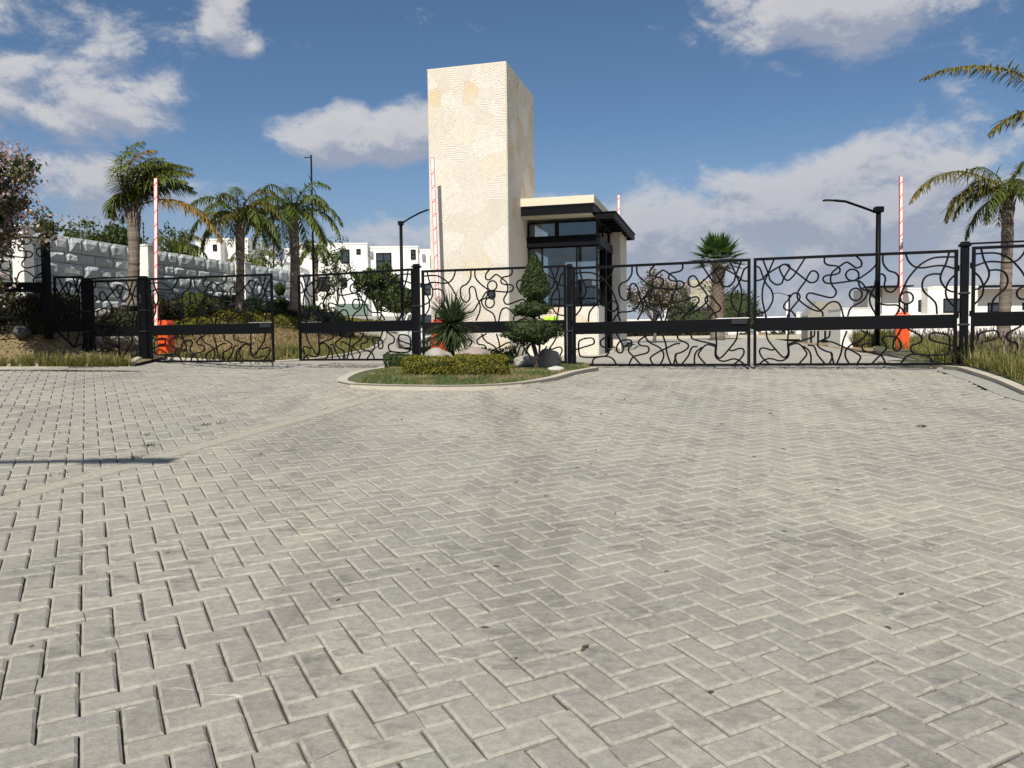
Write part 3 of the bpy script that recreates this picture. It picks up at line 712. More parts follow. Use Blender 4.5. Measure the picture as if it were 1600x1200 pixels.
# ------------------------------------------------------------------ gates and fence
SCROLLS = [
    [(0.952,0.985),(0.922,0.846),(0.913,0.793),(0.883,0.749),(0.854,0.759),(0.842,0.809),(0.815,0.885),(0.812,0.911),(0.824,0.928),(0.848,0.929),(0.865,0.894),(0.842,0.809),(0.821,0.784),(0.798,0.814),(0.78,0.856),(0.736,0.977)],
    [(0.892,0.985),(0.925,0.852),(0.95,0.732),(0.954,0.627),(0.943,0.521),(0.932,0.442)],
    [(0.991,0.927),(0.967,0.902),(0.949,0.816),(0.934,0.761),(0.907,0.698),(0.898,0.624),(0.913,0.551),(0.94,0.5),(0.991,0.486)],
    [(0.991,0.79),(0.958,0.801),(0.925,0.852),(0.865,0.913),(0.836,0.931),(0.812,0.898),(0.78,0.856),(0.728,0.78),(0.702,0.755),(0.676,0.771),(0.667,0.817),(0.679,0.854),(0.702,0.859),(0.722,0.811),(0.731,0.775),(0.766,0.689),(0.773,0.638),(0.766,0.604),(0.719,0.536),(0.673,0.498),(0.65,0.507),(0.616,0.562),(0.587,0.579),(0.559,0.549),(0.54,0.44)],
    [(0.824,0.451),(0.806,0.514),(0.766,0.601),(0.76,0.637),(0.771,0.663),(0.795,0.66),(0.818,0.609),(0.841,0.558),(0.839,0.526),(0.821,0.51),(0.802,0.502),(0.78,0.449)],
    [(0.644,0.445),(0.644,0.476),(0.659,0.507),(0.696,0.561),(0.725,0.614),(0.722,0.65),(0.705,0.662),(0.662,0.641),(0.604,0.615),(0.582,0.637),(0.579,0.677),(0.599,0.73),(0.606,0.782),(0.599,0.838),(0.571,0.881),(0.531,0.927),(0.509,0.912),(0.481,0.876),(0.456,0.888),(0.456,0.933),(0.481,0.981)],
    [(0.637,0.979),(0.636,0.933),(0.616,0.909),(0.576,0.897),(0.56,0.87),(0.565,0.835),(0.593,0.82),(0.627,0.816),(0.644,0.79),(0.633,0.753),(0.604,0.743),(0.559,0.748),(0.481,0.761),(0.453,0.74),(0.431,0.688),(0.425,0.638),(0.448,0.578),(0.503,0.52),(0.52,0.443)],
    [(0.47,0.772),(0.412,0.844),(0.382,0.907),(0.379,0.982)],
    [(0.47,0.757),(0.461,0.706),(0.445,0.681),(0.42,0.67),(0.395,0.621),(0.365,0.554),(0.327,0.536),(0.284,0.534),(0.257,0.498),(0.241,0.45)],
    [(0.352,0.98),(0.349,0.904),(0.324,0.842),(0.292,0.819),(0.276,0.778),(0.281,0.699),(0.305,0.652),(0.332,0.662),(0.343,0.713),(0.338,0.763),(0.346,0.803),(0.365,0.81),(0.382,0.776),(0.392,0.696),(0.412,0.617),(0.409,0.546),(0.382,0.452)],
    [(0.243,0.98),(0.23,0.919),(0.201,0.867),(0.159,0.854),(0.106,0.866),(0.064,0.864),(0.007,0.832)],
    [(0.007,0.936),(0.064,0.941),(0.117,0.934),(0.164,0.894),(0.196,0.842),(0.233,0.755),(0.257,0.657),(0.27,0.588),(0.27,0.509),(0.284,0.449)],
    [(0.041,0.981),(0.054,0.889),(0.077,0.793),(0.077,0.734),(0.057,0.674),(0.033,0.643),(0.007,0.635)],
    [(0.08,0.794),(0.117,0.796),(0.151,0.769),(0.164,0.706),(0.153,0.641),(0.117,0.58),(0.098,0.53),(0.093,0.446)],
    [(0.007,0.793),(0.039,0.732),(0.054,0.654),(0.046,0.576),(0.007,0.495)],
    [(0.934,0.326),(0.925,0.247),(0.889,0.162),(0.848,0.083),(0.83,0.082),(0.818,0.119),(0.821,0.202),(0.818,0.322)],
    [(0.976,0.005),(0.937,0.057),(0.907,0.066),(0.865,0.046),(0.836,0.056),(0.815,0.098),(0.815,0.192),(0.795,0.212),(0.76,0.227),(0.708,0.251),(0.687,0.271),(0.684,0.318)],
    [(0.907,0.005),(0.949,0.068),(0.967,0.126),(0.96,0.161),(0.937,0.163),(0.904,0.145),(0.883,0.16)],
    [(0.818,0.179),(0.789,0.201),(0.76,0.196),(0.731,0.138),(0.725,0.096),(0.766,0.009)],
    [(0.742,0.18),(0.713,0.138),(0.702,0.086),(0.702,0.008)],
    [(0.719,0.187),(0.687,0.176),(0.667,0.096),(0.627,0.008)],
    [(0.61,0.008),(0.596,0.074),(0.599,0.115),(0.627,0.131),(0.662,0.168),(0.668,0.204),(0.65,0.229),(0.622,0.249),(0.61,0.269),(0.607,0.315)],
    [(0.585,0.007),(0.594,0.069),(0.602,0.12)],
    [(0.523,0.312),(0.542,0.216),(0.551,0.114),(0.573,0.009)],
    [(0.622,0.218),(0.593,0.212),(0.548,0.175),(0.503,0.139),(0.461,0.093),(0.456,0.062),(0.475,0.007)],
    [(0.506,0.004),(0.528,0.073),(0.528,0.134),(0.503,0.185),(0.453,0.229),(0.431,0.274),(0.42,0.314)],
    [(0.456,0.315),(0.403,0.268),(0.387,0.232),(0.401,0.203),(0.437,0.193),(0.448,0.163),(0.434,0.128),(0.384,0.107),(0.357,0.091),(0.341,0.051),(0.332,0.005)],
    [(0.403,0.008),(0.36,0.091),(0.332,0.141),(0.332,0.181),(0.349,0.216),(0.341,0.256),(0.314,0.259),(0.284,0.25),(0.265,0.209),(0.26,0.159),(0.276,0.132),(0.295,0.145),(0.297,0.2),(0.276,0.269),(0.26,0.324)],
    [(0.228,0.32),(0.174,0.266),(0.163,0.231),(0.174,0.197),(0.206,0.178),(0.214,0.144),(0.196,0.104),(0.143,0.088),(0.122,0.068),(0.111,0.006)],
    [(0.262,0.007),(0.233,0.079),(0.19,0.098),(0.117,0.089),(0.054,0.094),(0.036,0.125),(0.033,0.233),(0.049,0.268),(0.096,0.284),(0.122,0.275),(0.127,0.235),(0.111,0.215),(0.064,0.192),(0.007,0.164)],
    [(0.467,0.81),(0.469,0.791),(0.476,0.775),(0.487,0.765),(0.499,0.762),(0.511,0.767),(0.521,0.778),(0.528,0.795),(0.531,0.815),(0.528,0.834),(0.521,0.85),(0.511,0.861),(0.499,0.863),(0.487,0.859),(0.476,0.847),(0.469,0.83),(0.467,0.81)],
    [(0.45,0.636),(0.453,0.615),(0.459,0.598),(0.469,0.587),(0.481,0.583),(0.493,0.588),(0.503,0.6),(0.509,0.618),(0.512,0.64),(0.509,0.661),(0.503,0.678),(0.493,0.689),(0.481,0.693),(0.469,0.688),(0.459,0.675),(0.453,0.657),(0.45,0.636)],
    [(0.205,0.593),(0.207,0.573),(0.214,0.557),(0.224,0.546),(0.236,0.543),(0.247,0.547),(0.258,0.559),(0.264,0.576),(0.267,0.596),(0.264,0.616),(0.258,0.632),(0.247,0.643),(0.236,0.646),(0.224,0.641),(0.214,0.63),(0.207,0.612),(0.205,0.593)],
]

def smooth_curve(P, n=5):
    P = [np.array(p, float) for p in P]; closed = np.linalg.norm(P[0] - P[-1]) < 1e-3
    if closed: P = P[:-1]
    N = len(P); out = []
    rng_ = range(N) if closed else range(N - 1)
    for i in rng_:
        p0 = P[i - 1] if (i > 0 or closed) else 2 * P[0] - P[1]; p1 = P[i]; p2 = P[(i + 1) % N]
        p3 = P[(i + 2) % N] if (i + 2 < N or closed) else 2 * P[-1] - P[-2]
        for k in range(n):
            t = k / n; out.append(.5 * ((2 * p1) + (-p0 + p2) * t + (2 * p0 - 5 * p1 + 4 * p2 - p3) * t * t + (-p0 + 3 * p1 - 3 * p2 + p3) * t ** 3))
    if not closed: out.append(P[-1])
    return out, closed
LW, LH = 3.38, 2.0
def scroll_meshes(W_, H_, ua=0.0, ub=1.0, cut=None):
    """bent bars between the rails; every bar a mesh, in leaf coordinates (x from the hinge, z up)"""
    res = []
    for c in SCROLLS:
        P, closed = smooth_curve(c)
        runs = []; run = []
        for p in P:
            ok = ua <= p[0] <= ub and (cut is None or p[1] > cut(p[0]))
            if ok: run.append(p)
            else:
                if len(run) > 3: runs.append(run)
                run = []
        if len(run) > 3: runs.append(run)
        for rn in runs:
            full = closed and len(rn) == len(P)
            mb = MB(); mb.tube([((p[0] - ua) * W_, 0, p[1] * H_) for p in rn], .0175, 6, closed=full)
            me = bpy.data.meshes.new('scroll_bar'); me.from_pydata(mb.v, [], mb.f); me.update(); me.materials.append(M['iron'])
            me.polygons.foreach_set('use_smooth', [True] * len(me.polygons)); res.append(me)
    return res
def add_child(name, mb, mat, root, smooth=False, basis=None):
    o = mb.build(name, mat, None, smooth); o.parent = root; return o
def gate_leaf(name, label, cat, P, Q, group, ua=0, ub=1, H=LH, upper=False, slant=None, latch=True, rod=False, squeeze=None):
    """P hinge foot, Q free foot"""
    P, Q = np.array(P, float), np.array(Q, float); z = (P[2] + Q[2]) / 2
    d_ = Q[:2] - P[:2]; W_ = float(np.linalg.norm(d_))
    root = thing(name, label, cat, (P[0], P[1], z), group); root.rotation_euler = (0, 0, math.atan2(d_[1], d_[0]))
    b0, b1 = .322 * H, .442 * H
    add_child('top_rail', MB().box(0, -.022, H - .05, W_, .022, H, bev=.004), M['iron'], root)
    if slant is None: add_child('bottom_rail', MB().box(0, -.022, 0, W_, .022, .045, bev=.004), M['iron'], root)
    else:
        mb = MB(); mb.tube([(slant[0], 0, slant[1]), (slant[2], 0, slant[3])], .028, 4); add_child('bottom_rail', mb, M['iron'], root)
    for i, x in enumerate((0, W_ - .055)):
        zb = .045
        if slant is not None: zb = slant[1] if i == 0 else slant[3]
        add_child('stile', MB().box(x, -.0225, zb, x + .055, .0225, H - .05, bev=.004), M['iron'], root)
    band = add_child('band_plate', MB().box(.055, -.016, b0, W_ - .055, .016, b1, bev=.003), M['iron'], root)
    mb = MB()
    nr = max(2, int(W_ / .42))
    for k in range(nr):
        for zz in (b0 + .035, b1 - .035): mb.lathe((0, 0, 0), [(.007, -.004), (.007, .004)], 6) if False else mb.box(.2 + k * .42 - .006, -.021, zz - .006, .2 + k * .42 + .006, -.016, zz + .006)
    rv = mb.build('rivets', M['iron_dusty'], None, kind='stuff'); rv.parent = band
    cut = None
    for me in (scroll_cache if (ua == 0 and ub == 1 and slant is None) else scroll_meshes(W_ / (ub - ua), H, ua, ub, (lambda u: (slant[1] + (slant[3] - slant[1]) * (u - ua) / (ub - ua)) / H + .01) if slant else None)):
        o = bpy.data.objects.new('scroll_bar', me); COL.objects.link(o); o.parent = root
        if ua == 0 and ub == 1 and slant is None: o.scale = (W_ / LW, 1, H / LH)
    if upper:
        mb = MB(); mb.box(-.05, .05, H + .045, W_, .085, H + .075); add_child('upper_bar', mb, M['iron'], root)
    if latch:
        mb = MB(); mb.box(W_ - .34, -.045, b1 - .10, W_ - .05, -.017, b1 - .015, bev=.004); la = add_child('latch_box', mb, M['iron_dusty'], root)
        mb = MB(); mb.tube([(W_ - .62, -.03, b1 + .012), (W_ - .02, -.03, b1 + .012)], .011, 6); add_child('latch_bolt', mb, M['steel'], root)
    if rod:
        mb = MB(); mb.tube([(W_ - .028, -.035, .35), (W_ - .028, -.035, -.085)], .012, 6); add_child('drop_rod', mb, M['iron_dusty'], root)
    for zz in (.28, b1 - .02, H - .32):
        mb = MB(); mb.lathe((-.012, -.01, zz), [(.018, -.05), (.018, .05)], 8); add_child('hinge', mb, M['iron'], root)
    return root
scroll_cache = scroll_meshes(LW, LH)
gate_leaf('gate_leaf', 'black scrollwork gate leaf right of the booth, hinged on the post beside the topiary', 'gate leaf', GR0, GR1, 'scrollwork gate leaves', rod=True)
gate_leaf('gate_leaf', 'black scrollwork gate leaf at far right with orange barrier box showing behind its band', 'gate leaf', GR2, at(1177, 572, 15.0), 'scrollwork gate leaves', rod=True)
gate_leaf('gate_leaf', 'black scrollwork gate leaf hung on the left post, standing in front of the stone wall', 'gate leaf', GL0, GL1, 'scrollwork gate leaves', rod=True)
gate_leaf('gate_leaf', 'black scrollwork gate leaf standing ajar in front of the white houses', 'gate leaf', GL3, GL2, 'scrollwork gate leaves')
MP0, MP1 = at(661, 567, 17.25), at(886, 569, 16.45)
gate_leaf('fence_panel', 'black scrollwork fence panel between the two gates, behind spiky plant and topiary', 'fence panel', MP0, MP1, 'scrollwork fence panels', latch=False)
dR = (GR2 - GR1); dR = dR / np.linalg.norm(dR[:2]); RP0 = at(1516, 569, 13.75); RP1 = RP0 + dR * 3.3; RP1[2] = RP0[2]
gate_leaf('fence_panel', 'black scrollwork fence panel at right picture edge in front of the tall palm', 'fence panel', RP0, RP1, 'scrollwork fence panels', upper=True)
# left: narrow panels
NP0, NP1 = at(147, 566, 19.6), at(221, 566, 19.25)
NP0[2] = NP1[2] = EYE - .31
gate_leaf('fence_panel', 'narrow black scrollwork panel between two square posts left of the left gate', 'fence panel', NP0, NP1, 'scrollwork fence panels', ua=.60, ub=1.0, upper=True, latch=False)
OP0, OP1 = at(88, 550, 19.8), at(134, 550, 19.7); OP0[2] = OP1[2] = EYE - .18
gate_leaf('fence_panel', 'small black fence panel with a slanting bottom rail on the mulch slope', 'fence panel', OP0, OP1, 'scrollwork fence panels', ua=.68, ub=1.0, slant=(0, .70, .70, .06), latch=False)
PP1 = at(72, 500, 19.85); PP0 = PP1 + np.array([-2.55, -.6, 0]); PP0[2] = PP1[2] = EYE + .80
gate_leaf('fence_panel', 'raised black scrollwork fence panel behind the dark hedge at the left edge', 'fence panel', PP0, PP1, 'scrollwork fence panels', ua=0.0, ub=.71, latch=False)
def post(label, p, z0, z1, w_, capw=None, ring=True):
    root = thing('gate_post', label, 'gate post', (p[0], p[1], z0), 'square steel gate posts')
    h_ = z1 - z0; a = math.atan2(dR[1], dR[0]); root.rotation_euler = (0, 0, a); q = w_ / 2; cw = (capw or w_ * 1.35) / 2
    add_child('shaft', MB().box(-q, -q, 0, q, q, h_ - .08, bev=.006), M['iron'], root)
    mb = MB(); mb.box(-cw, -cw, h_ - .08, cw, cw, h_ - .035, bev=.006); mb.box(-cw * .72, -cw * .72, h_ - .035, cw * .72, cw * .72, h_, bev=.01); add_child('cap', mb, M['iron'], root)
    if ring:
        for zz in (.36 * h_, .60 * h_):
            add_child('hinge_collar', MB().box(-q - .02, -q - .02, zz, q + .02, q + .02, zz + .035, bev=.004), M['iron_dusty'], root)
    add_child('foot_plate', MB().box(-q * 1.7, -q * 1.7, 0, q * 1.7, q * 1.7, .014), M['iron'], root)
    return root
def gp_post(label, px, Y, ztop, w_, zb=None, capw=None, ring=True):
    c = at(px, 560, Y); z0 = zb if zb is not None else g(c[0], c[1]) - .05
    return post(label, c, z0, ztop, w_, capw, ring)
gp_post('black square post behind the topiary, carrying the right gate', 891, 16.38, EYE + 1.64, .10)
gp_post('thick black square post at the right, between gate leaf and right fence panel', 1505, 13.85, EYE + 1.69, .12, capw=.18)
gp_post('black square post with cap left of the spiky plant', 653, 17.4, EYE + 1.78, .115, capw=.17)
gp_post('black square post carrying the left gate beside the orange barrier box', 229, 19.2, EYE + 1.75, .145)
gp_post('slimmer black post between the two narrow panels at the left', 140.5, 19.65, EYE + 1.76, .13)
gp_post('tall black post rising from the dark hedge at the left', 77.5, 19.9, EYE + 2.88, .15, zb=EYE + .3, ring=False)

# ------------------------------------------------------------------ stone clad tower and booth
E1 = np.array([.966, -.258, 0]); E2 = np.array([.258, .966, 0])
TC = at(794.5, 480, 20.66); TC[2] = 0                     # near right corner of the tower
TW, TD = 2.10, 2.96; TZ0, TZ1 = EYE - .75, at(791, 97, 20.66)[2]
tower = thing('entrance_tower', 'tall rectangular tower clad in cream chiselled limestone slabs beside the booth', 'tower', (TC[0] - E1[0] * TW, TC[1] - E1[1] * TW, TZ0))
A0 = TC - E1 * TW
fr = frame((A0[0], A0[1], 0), E1, E2)
MB().box(.02, .02, TZ0, TW - .02, TD - .02, TZ1 - .02, fr).build('core', M['cream'], tower)
def voronoi_cells(W_, H_, n, seed, relax=2):
    r_ = random.Random(seed); pts = [(r_.uniform(0, W_), r_.uniform(0, H_)) for _ in range(n)]
    for it in range(relax + 1):
        cells = []
        for i, (x, y) in enumerate(pts):
            poly = [(0, 0), (W_, 0), (W_, H_), (0, H_)]
            for j, (x2, y2) in enumerate(pts):
                if j == i or abs(x2 - x) + abs(y2 - y) > 2.6: continue
                nx, ny_ = x - x2, y - y2
                poly = clip(poly, nx, ny_, (x * x + y * y - x2 * x2 - y2 * y2) / 2)
                if len(poly) < 3: break
            cells.append(poly)
        if it < relax:
            pts = [(sum(p[0] for p in c) / len(c), sum(p[1] for p in c) / len(c)) if len(c) > 2 else q for c, q in zip(cells, pts)]
            pts = [(x + r_.gauss(0, .05), y + r_.gauss(0, .05)) for x, y in pts]
    return [c for c in cells if len(c) > 2 and area(c) > .004]
def slabs(root, o, ex, en, W_, H_, n, seed, relax=1, proud=.02):
    """irregular stone slabs on a wall face: o lower left corner, ex along, en outward normal"""
    r_ = random.Random(seed * 3 + 1); ex, en = np.array(ex, float), np.array(en, float)
    # local x along the wall, local y = -outward, local z up
    mat4 = Matrix(((ex[0], -en[0], 0, o[0]), (ex[1], -en[1], 0, o[1]), (0, 0, 1, o[2]), (0, 0, 0, 1)))
    for c in voronoi_cells(W_, H_, n, seed, relax):
        # trim the edges so that a hairline joint stays open
        q = inset(c, .0005)
        if q is None or len(q) < 3: continue
        e = proud + r_.uniform(-.0006, .0008); k = len(q)
        q1 = inset(q, .0015)
        V_ = [(x, 0, y) for x, y in q] + [(x, -e + .0006, y) for x, y in q]
        Fc_ = [(i, (i + 1) % k, k + (i + 1) % k, k + i) for i in range(k)]
        if q1 and len(q1) == k:
            V_ += [(x, -e, y) for x, y in q1]; Fc_ += [(k + i, k + (i + 1) % k, 2 * k + (i + 1) % k, 2 * k + i) for i in range(k)]; Fc_.append(tuple(2 * k + i for i in range(k)))
        else: Fc_.append(tuple(k + i for i in range(k)))
        me = bpy.data.meshes.new('stone_slab'); me.from_pydata(V_, [], Fc_); me.update(); me.materials.append(M['slab'])
        o_ = bpy.data.objects.new('stone_slab', me); COL.objects.link(o_); o_.parent = root
        o_.matrix_parent_inverse = parent_matrix(root).inverted(); o_.matrix_basis = mat4
Hh = TZ1 - TZ0
slabs(tower, (A0[0], A0[1], TZ0), E1, -E2, TW, Hh, 72, 5)
slabs(tower, (TC[0], TC[1], TZ0), E2, E1, TD, Hh, 95, 6)
MB().box(-.012, -.012, TZ1 - .02, TW + .012, TD + .012, TZ1 + .02, fr).build('coping', M['cream'], tower)
# round lamp on the tower front
lc = np.array(at(769.5, 460, 20.8)); lo_ = A0 + E1 * ((lc - A0)[:2] @ E1[:2]); 
wl = thing('wall_lamp', 'round black grilled lamp fixed low on the tower front', 'wall lamp', (lo_[0], lo_[1], lc[2]))
def disc(c, nrm, r, th, n=20, r2=None):
    nrm = np.array(nrm, float); t = np.array([-nrm[1], nrm[0], 0]); mb = MB(); V_ = []
    for k_, (rr, h_) in enumerate(((r, 0), (r, th), (r2 or r * .96, th + .012))):
        V_ += [tuple(np.array(c) + nrm * h_ + rr * (t * math.cos(2 * PI * i / n) + np.array([0, 0, 1.]) * math.sin(2 * PI * i / n))) for i in range(n)]
    Fc_ = []
    for k_ in range(2): Fc_ += [(k_ * n + i, k_ * n + (i + 1) % n, (k_ + 1) * n + (i + 1) % n, (k_ + 1) * n + i) for i in range(n)]
    Fc_.append(tuple(2 * n + i for i in range(n))); mb.add(V_, Fc_); return mb
bp_ = lo_ - E2 * .02; bp_[2] = lc[2]
disc(bp_, -E2, .105, .03).build('housing', M['iron'], wl)
disc(bp_ - E2 * .045, -E2, .07, .01).build('lens', M['window_glass'], wl)
for k in range(3): MB().box(-.1, -.07, -.045 + k * .04, .1, -.062, -.035 + k * .04, frame(bp_, E1, E2)).build('grille_bar', M['iron_dusty'], wl)

# booth
booth = thing('guard_booth', 'small guard booth with glass walls, charcoal steel canopy and cream stone base', 'guard booth', (TC[0], TC[1], EYE - .5))
bf = frame((TC[0], TC[1], 0), E1, E2)                    # x from the tower side, y going back
BX = 2.02; Y0 = 2.0; Y1 = 4.9; zg = EYE - .7
def zat(px, py, Y): return at(px, py, Y)[2]
ZP1, ZP0 = 3.96 + EYE, 3.75 + EYE
ZF0 = 3.50 + EYE
z_u1, z_u0 = EYE + 3.40, EYE + 2.98                     # upper windows
z_b0 = EYE + 2.72                                        # under the dark beam
z_w0 = EYE + 1.08                                        # window sill
YR = 1.30
MB().box(.02, YR, ZP0, BX, Y1, ZP1, bf).build('roof_parapet', M['cream'], booth)
MB().box(.02, YR + .03, ZF0, BX - .03, Y1 - .03, ZP0, bf).build('roof_fascia', M['iron'], booth)
mb = MB(); mb.box(.02, YR + .015, ZP0 - .05, BX - .012, YR + .03, ZP0 - .003, bf); mb.box(.02, YR + .015, ZF0, BX - .012, YR + .03, ZF0 + .04, bf); mb.build('fascia_flange', M['iron'], booth)
MB().box(.02, YR + .06, ZF0 - .02, BX - .08, Y1 - .1, ZF0 - .001, bf).build('soffit', M['cream'], booth)
# steel beam between the upper and the main windows
mb = MB(); mb.box(.03, Y0 - .06, z_b0, BX + .05, Y1 - .3, z_u0, bf); mb.build('ring_beam', M['iron'], booth)
mb = MB(); mb.box(.03, Y0 - .10, z_b0, BX + .09, Y0 - .061, z_b0 + .03, bf); mb.box(.03, Y0 - .10, z_u0 - .03, BX + .09, Y0 - .061, z_u0, bf); mb.build('beam_flange', M['iron'], booth)
def fr_window(name, x0, x1, z0, z1, y, mull=()):
    f = MB(); t = .035
    f.box(x0, y - .03, z0, x0 + t, y + .03, z1, bf); f.box(x1 - t, y - .03, z0, x1, y + .03, z1, bf)
    f.box(x0 + t, y - .03, z0, x1 - t, y + .03, z0 + t, bf); f.box(x0 + t, y - .03, z1 - t, x1 - t, y + .03, z1, bf)
    for mx_, mw in mull: f.box(mx_ - mw / 2, y - .028, z0 + t, mx_ + mw / 2, y + .028, z1 - t, bf)
    o = f.build(name, M['iron'], booth)
    MB().box(x0 + t, y - .004, z0 + t, x1 - t, y + .004, z1 - t, bf).build('pane', M['booth_glass'], o)
fr_window('upper_window', .05, BX - .02, z_u0 + .002, z_u1, Y0, ((.87, .11),))
fr_window('front_window', .05, BX - .02, z_w0 + .002, z_b0 - .002, Y0, ((.45, .05), (1.42, .04)))
def fr_side(name, y0, y1, z0, z1, x, mull=()):
    f = MB(); t = .035
    f.box(x - .03, y0, z0, x + .03, y0 + t, z1, bf); f.box(x - .03, y1 - t, z0, x + .03, y1, z1, bf)
    f.box(x - .03, y0 + t, z0, x + .03, y1 - t, z0 + t, bf); f.box(x - .03, y0 + t, z1 - t, x + .03, y1 - t, z1, bf)
    for my_, mw in mull: f.box(x - .028, my_ - mw / 2, z0 + t, x + .028, my_ + mw / 2, z1 - t, bf)
    o = f.build(name, M['iron'], booth)
    MB().box(x - .004, y0 + t, z0 + t, x + .004, y1 - t, z1 - t, bf).build('pane', M['booth_glass'], o)
fr_side('side_window', Y0 + .035, Y0 + 1.1, z_w0 + .002, z_b0 - .002, BX - .05)
fr_side('side_upper_window', Y0 + .035, Y0 + 2.3, z_u0 + .002, z_u1, BX - .05, ((Y0 + 1.1, .08),))
fr_side('glass_door', Y0 + 1.14, Y0 + 2.25, zg + .25, z_b0 - .002, BX - .05, ((Y0 + 1.7, .05),))
MB().box(BX - .01, Y0 + 1.11, zg + .25, BX + .05, Y0 + 1.2, z_b0, bf).build('door_post', M['iron'], booth)
MB().box(BX - .01, Y0 + 2.2, zg + .25, BX + .06, Y0 + 2.3, z_b0, bf).build('door_post', M['iron'], booth)
# base walls
MB().box(.03, Y0 - .02, zg, BX - .02, Y0 + .20, z_w0, bf).build('base_wall', M['cream'], booth)
MB().box(BX - .24, Y0 + .21, zg, BX - .02, Y0 + 1.1, z_w0, bf).build('base_wall', M['cream'], booth)
o0 = bf((.03, Y0 - .022, zg)); slabs(booth, o0, E1, -E2, BX - .05, z_w0 - zg, 18, 21)
o0 = bf((BX - .018, Y0, zg)); slabs(booth, o0, E2, E1, 1.1, z_w0 - zg, 9, 23)
MB().box(.03, Y0 - .05, z_w0 - .025, BX + .01, Y0 - .023, z_w0, bf).build('sill', M['iron'], booth)
# stone pier at the rear and back wall
px0, px1, py0, py1 = BX - .02, BX + .26, Y0 + 2.55, Y0 + 4.1
MB().box(px0, py0, zg, px1, py1, ZF0 - .02, bf).build('stone_pier', M['cream'], booth)
slabs(booth, bf((px0, py0 - .002, zg)), E1, -E2, px1 - px0, ZF0 - .02 - zg, 12, 31)
slabs(booth, bf((px1 + .002, py0, zg)), E2, E1, py1 - py0, ZF0 - .02 - zg, 22, 33)
mb = MB(); mb.box(.03, Y1 - .25, zg, .55, Y1 - .12, ZF0 - .02, bf); mb.box(1.55, Y1 - .25, zg, BX - .03, Y1 - .12, ZF0 - .02, bf); mb.box(.55, Y1 - .25, zg, 1.55, Y1 - .12, z_w0 + .1, bf); mb.box(.55, Y1 - .25, z_b0 - .15, 1.55, Y1 - .12, ZF0 - .02, bf); mb.build('back_wall', M['stucco_grey'], booth)
MB().box(.03, Y0 + .21, zg + .2, BX - .25, Y1 - .26, zg + .3, bf).build('floor_slab', M['concrete'], booth)
MB().box(.58, Y1 - .245, z_w0 + .12, 1.52, Y1 - .235, z_w0 + .75, bf).build('wall_panel', M['iron_dusty'], booth)
MB().box(.1, Y0 + .25, z_w0 - .3, 1.3, Y0 + .75, z_w0 - .26, bf).build('counter', M['stucco_grey'], booth)
MB().box(1.35, Y0 + .35, z_w0 - .6, 1.72, Y0 + .8, z_w0 + .75, bf).build('cabinet', M['iron_dusty'], booth)
# steel canopy over the door side
cz1 = EYE + 3.52; cz0 = cz1 - .17; CX0, CX1 = BX + .0, BX + .52; CY0, CY1 = YR + .25, YR + 5.0
mb = MB(); mb.box(CX1 - .07, CY0, cz0, CX1, CY1, cz1, bf); mb.box(CX0, CY0, cz0, CX1 - .072, CY0 + .06, cz1, bf); mb.box(CX0, CY1 - .06, cz0, CX1 - .072, CY1, cz1, bf); mb.box(CX0, CY0 + .062, cz0, CX0 + .05, CY1 - .062, cz1, bf)
mb.box(CX0 - .03, CY0 - .03, cz1 + .001, CX1 + .03, CY1 + .03, cz1 + .02, bf); mb.build('canopy_frame', M['iron'], booth)
for k in range(7):
    y = CY0 + .45 + k * .58
    MB().box(CX0 + .052, y, cz0 + .02, CX1 - .074, y + .06, cz1 - .01, bf).build('canopy_rafter', M['iron'], booth)
for k in range(6):
    y = CY0 + .75 + k * .58; c_ = bf((CX0 + .27, y, cz1 - .03))
    m_ = MB(); m_.lathe(c_, [(.055, 0), (.055, .02)], 12); m_.build('downlight', M['white_paint'], booth)

# lime hi-vis cloth seen between the clipped tiers of the topiary
hv = at(861, 499, 16.9); mb = MB(); pts_ = []
r_ = random.Random(4); V_ = []; Fc_ = []
for i in range(9):
    for j in range(5): V_.append((hv[0] - .16 + i * .04, hv[1] + .03 * math.sin(i * 1.7 + j), hv[2] + .06 - j * .05 + .012 * math.sin(i * 2.1)))
for i in range(8):
    for j in range(4): Fc_.append((i * 5 + j, (i + 1) * 5 + j, (i + 1) * 5 + j + 1, i * 5 + j + 1))
o = link('cloth', V_, Fc_, M['hivis'], None, True); md = o.modifiers.new('thickness', 'SOLIDIFY'); md.thickness = .008
tag(o, 'bright lime yellow cloth seen behind the topiary tree', 'cloth')
# ------------------------------------------------------------------ painted stone wall on the left bank
WA = at(60, 362, 21.6); WB = at(476, 447, 34.0); WZT = EYE + 3.17
WA = np.array([WA[0], WA[1], 0]); WB = np.array([-8.8, 34.0, 0])
wd = (WB - WA) / np.linalg.norm(WB - WA); wn = np.array([wd[1], -wd[0], 0])
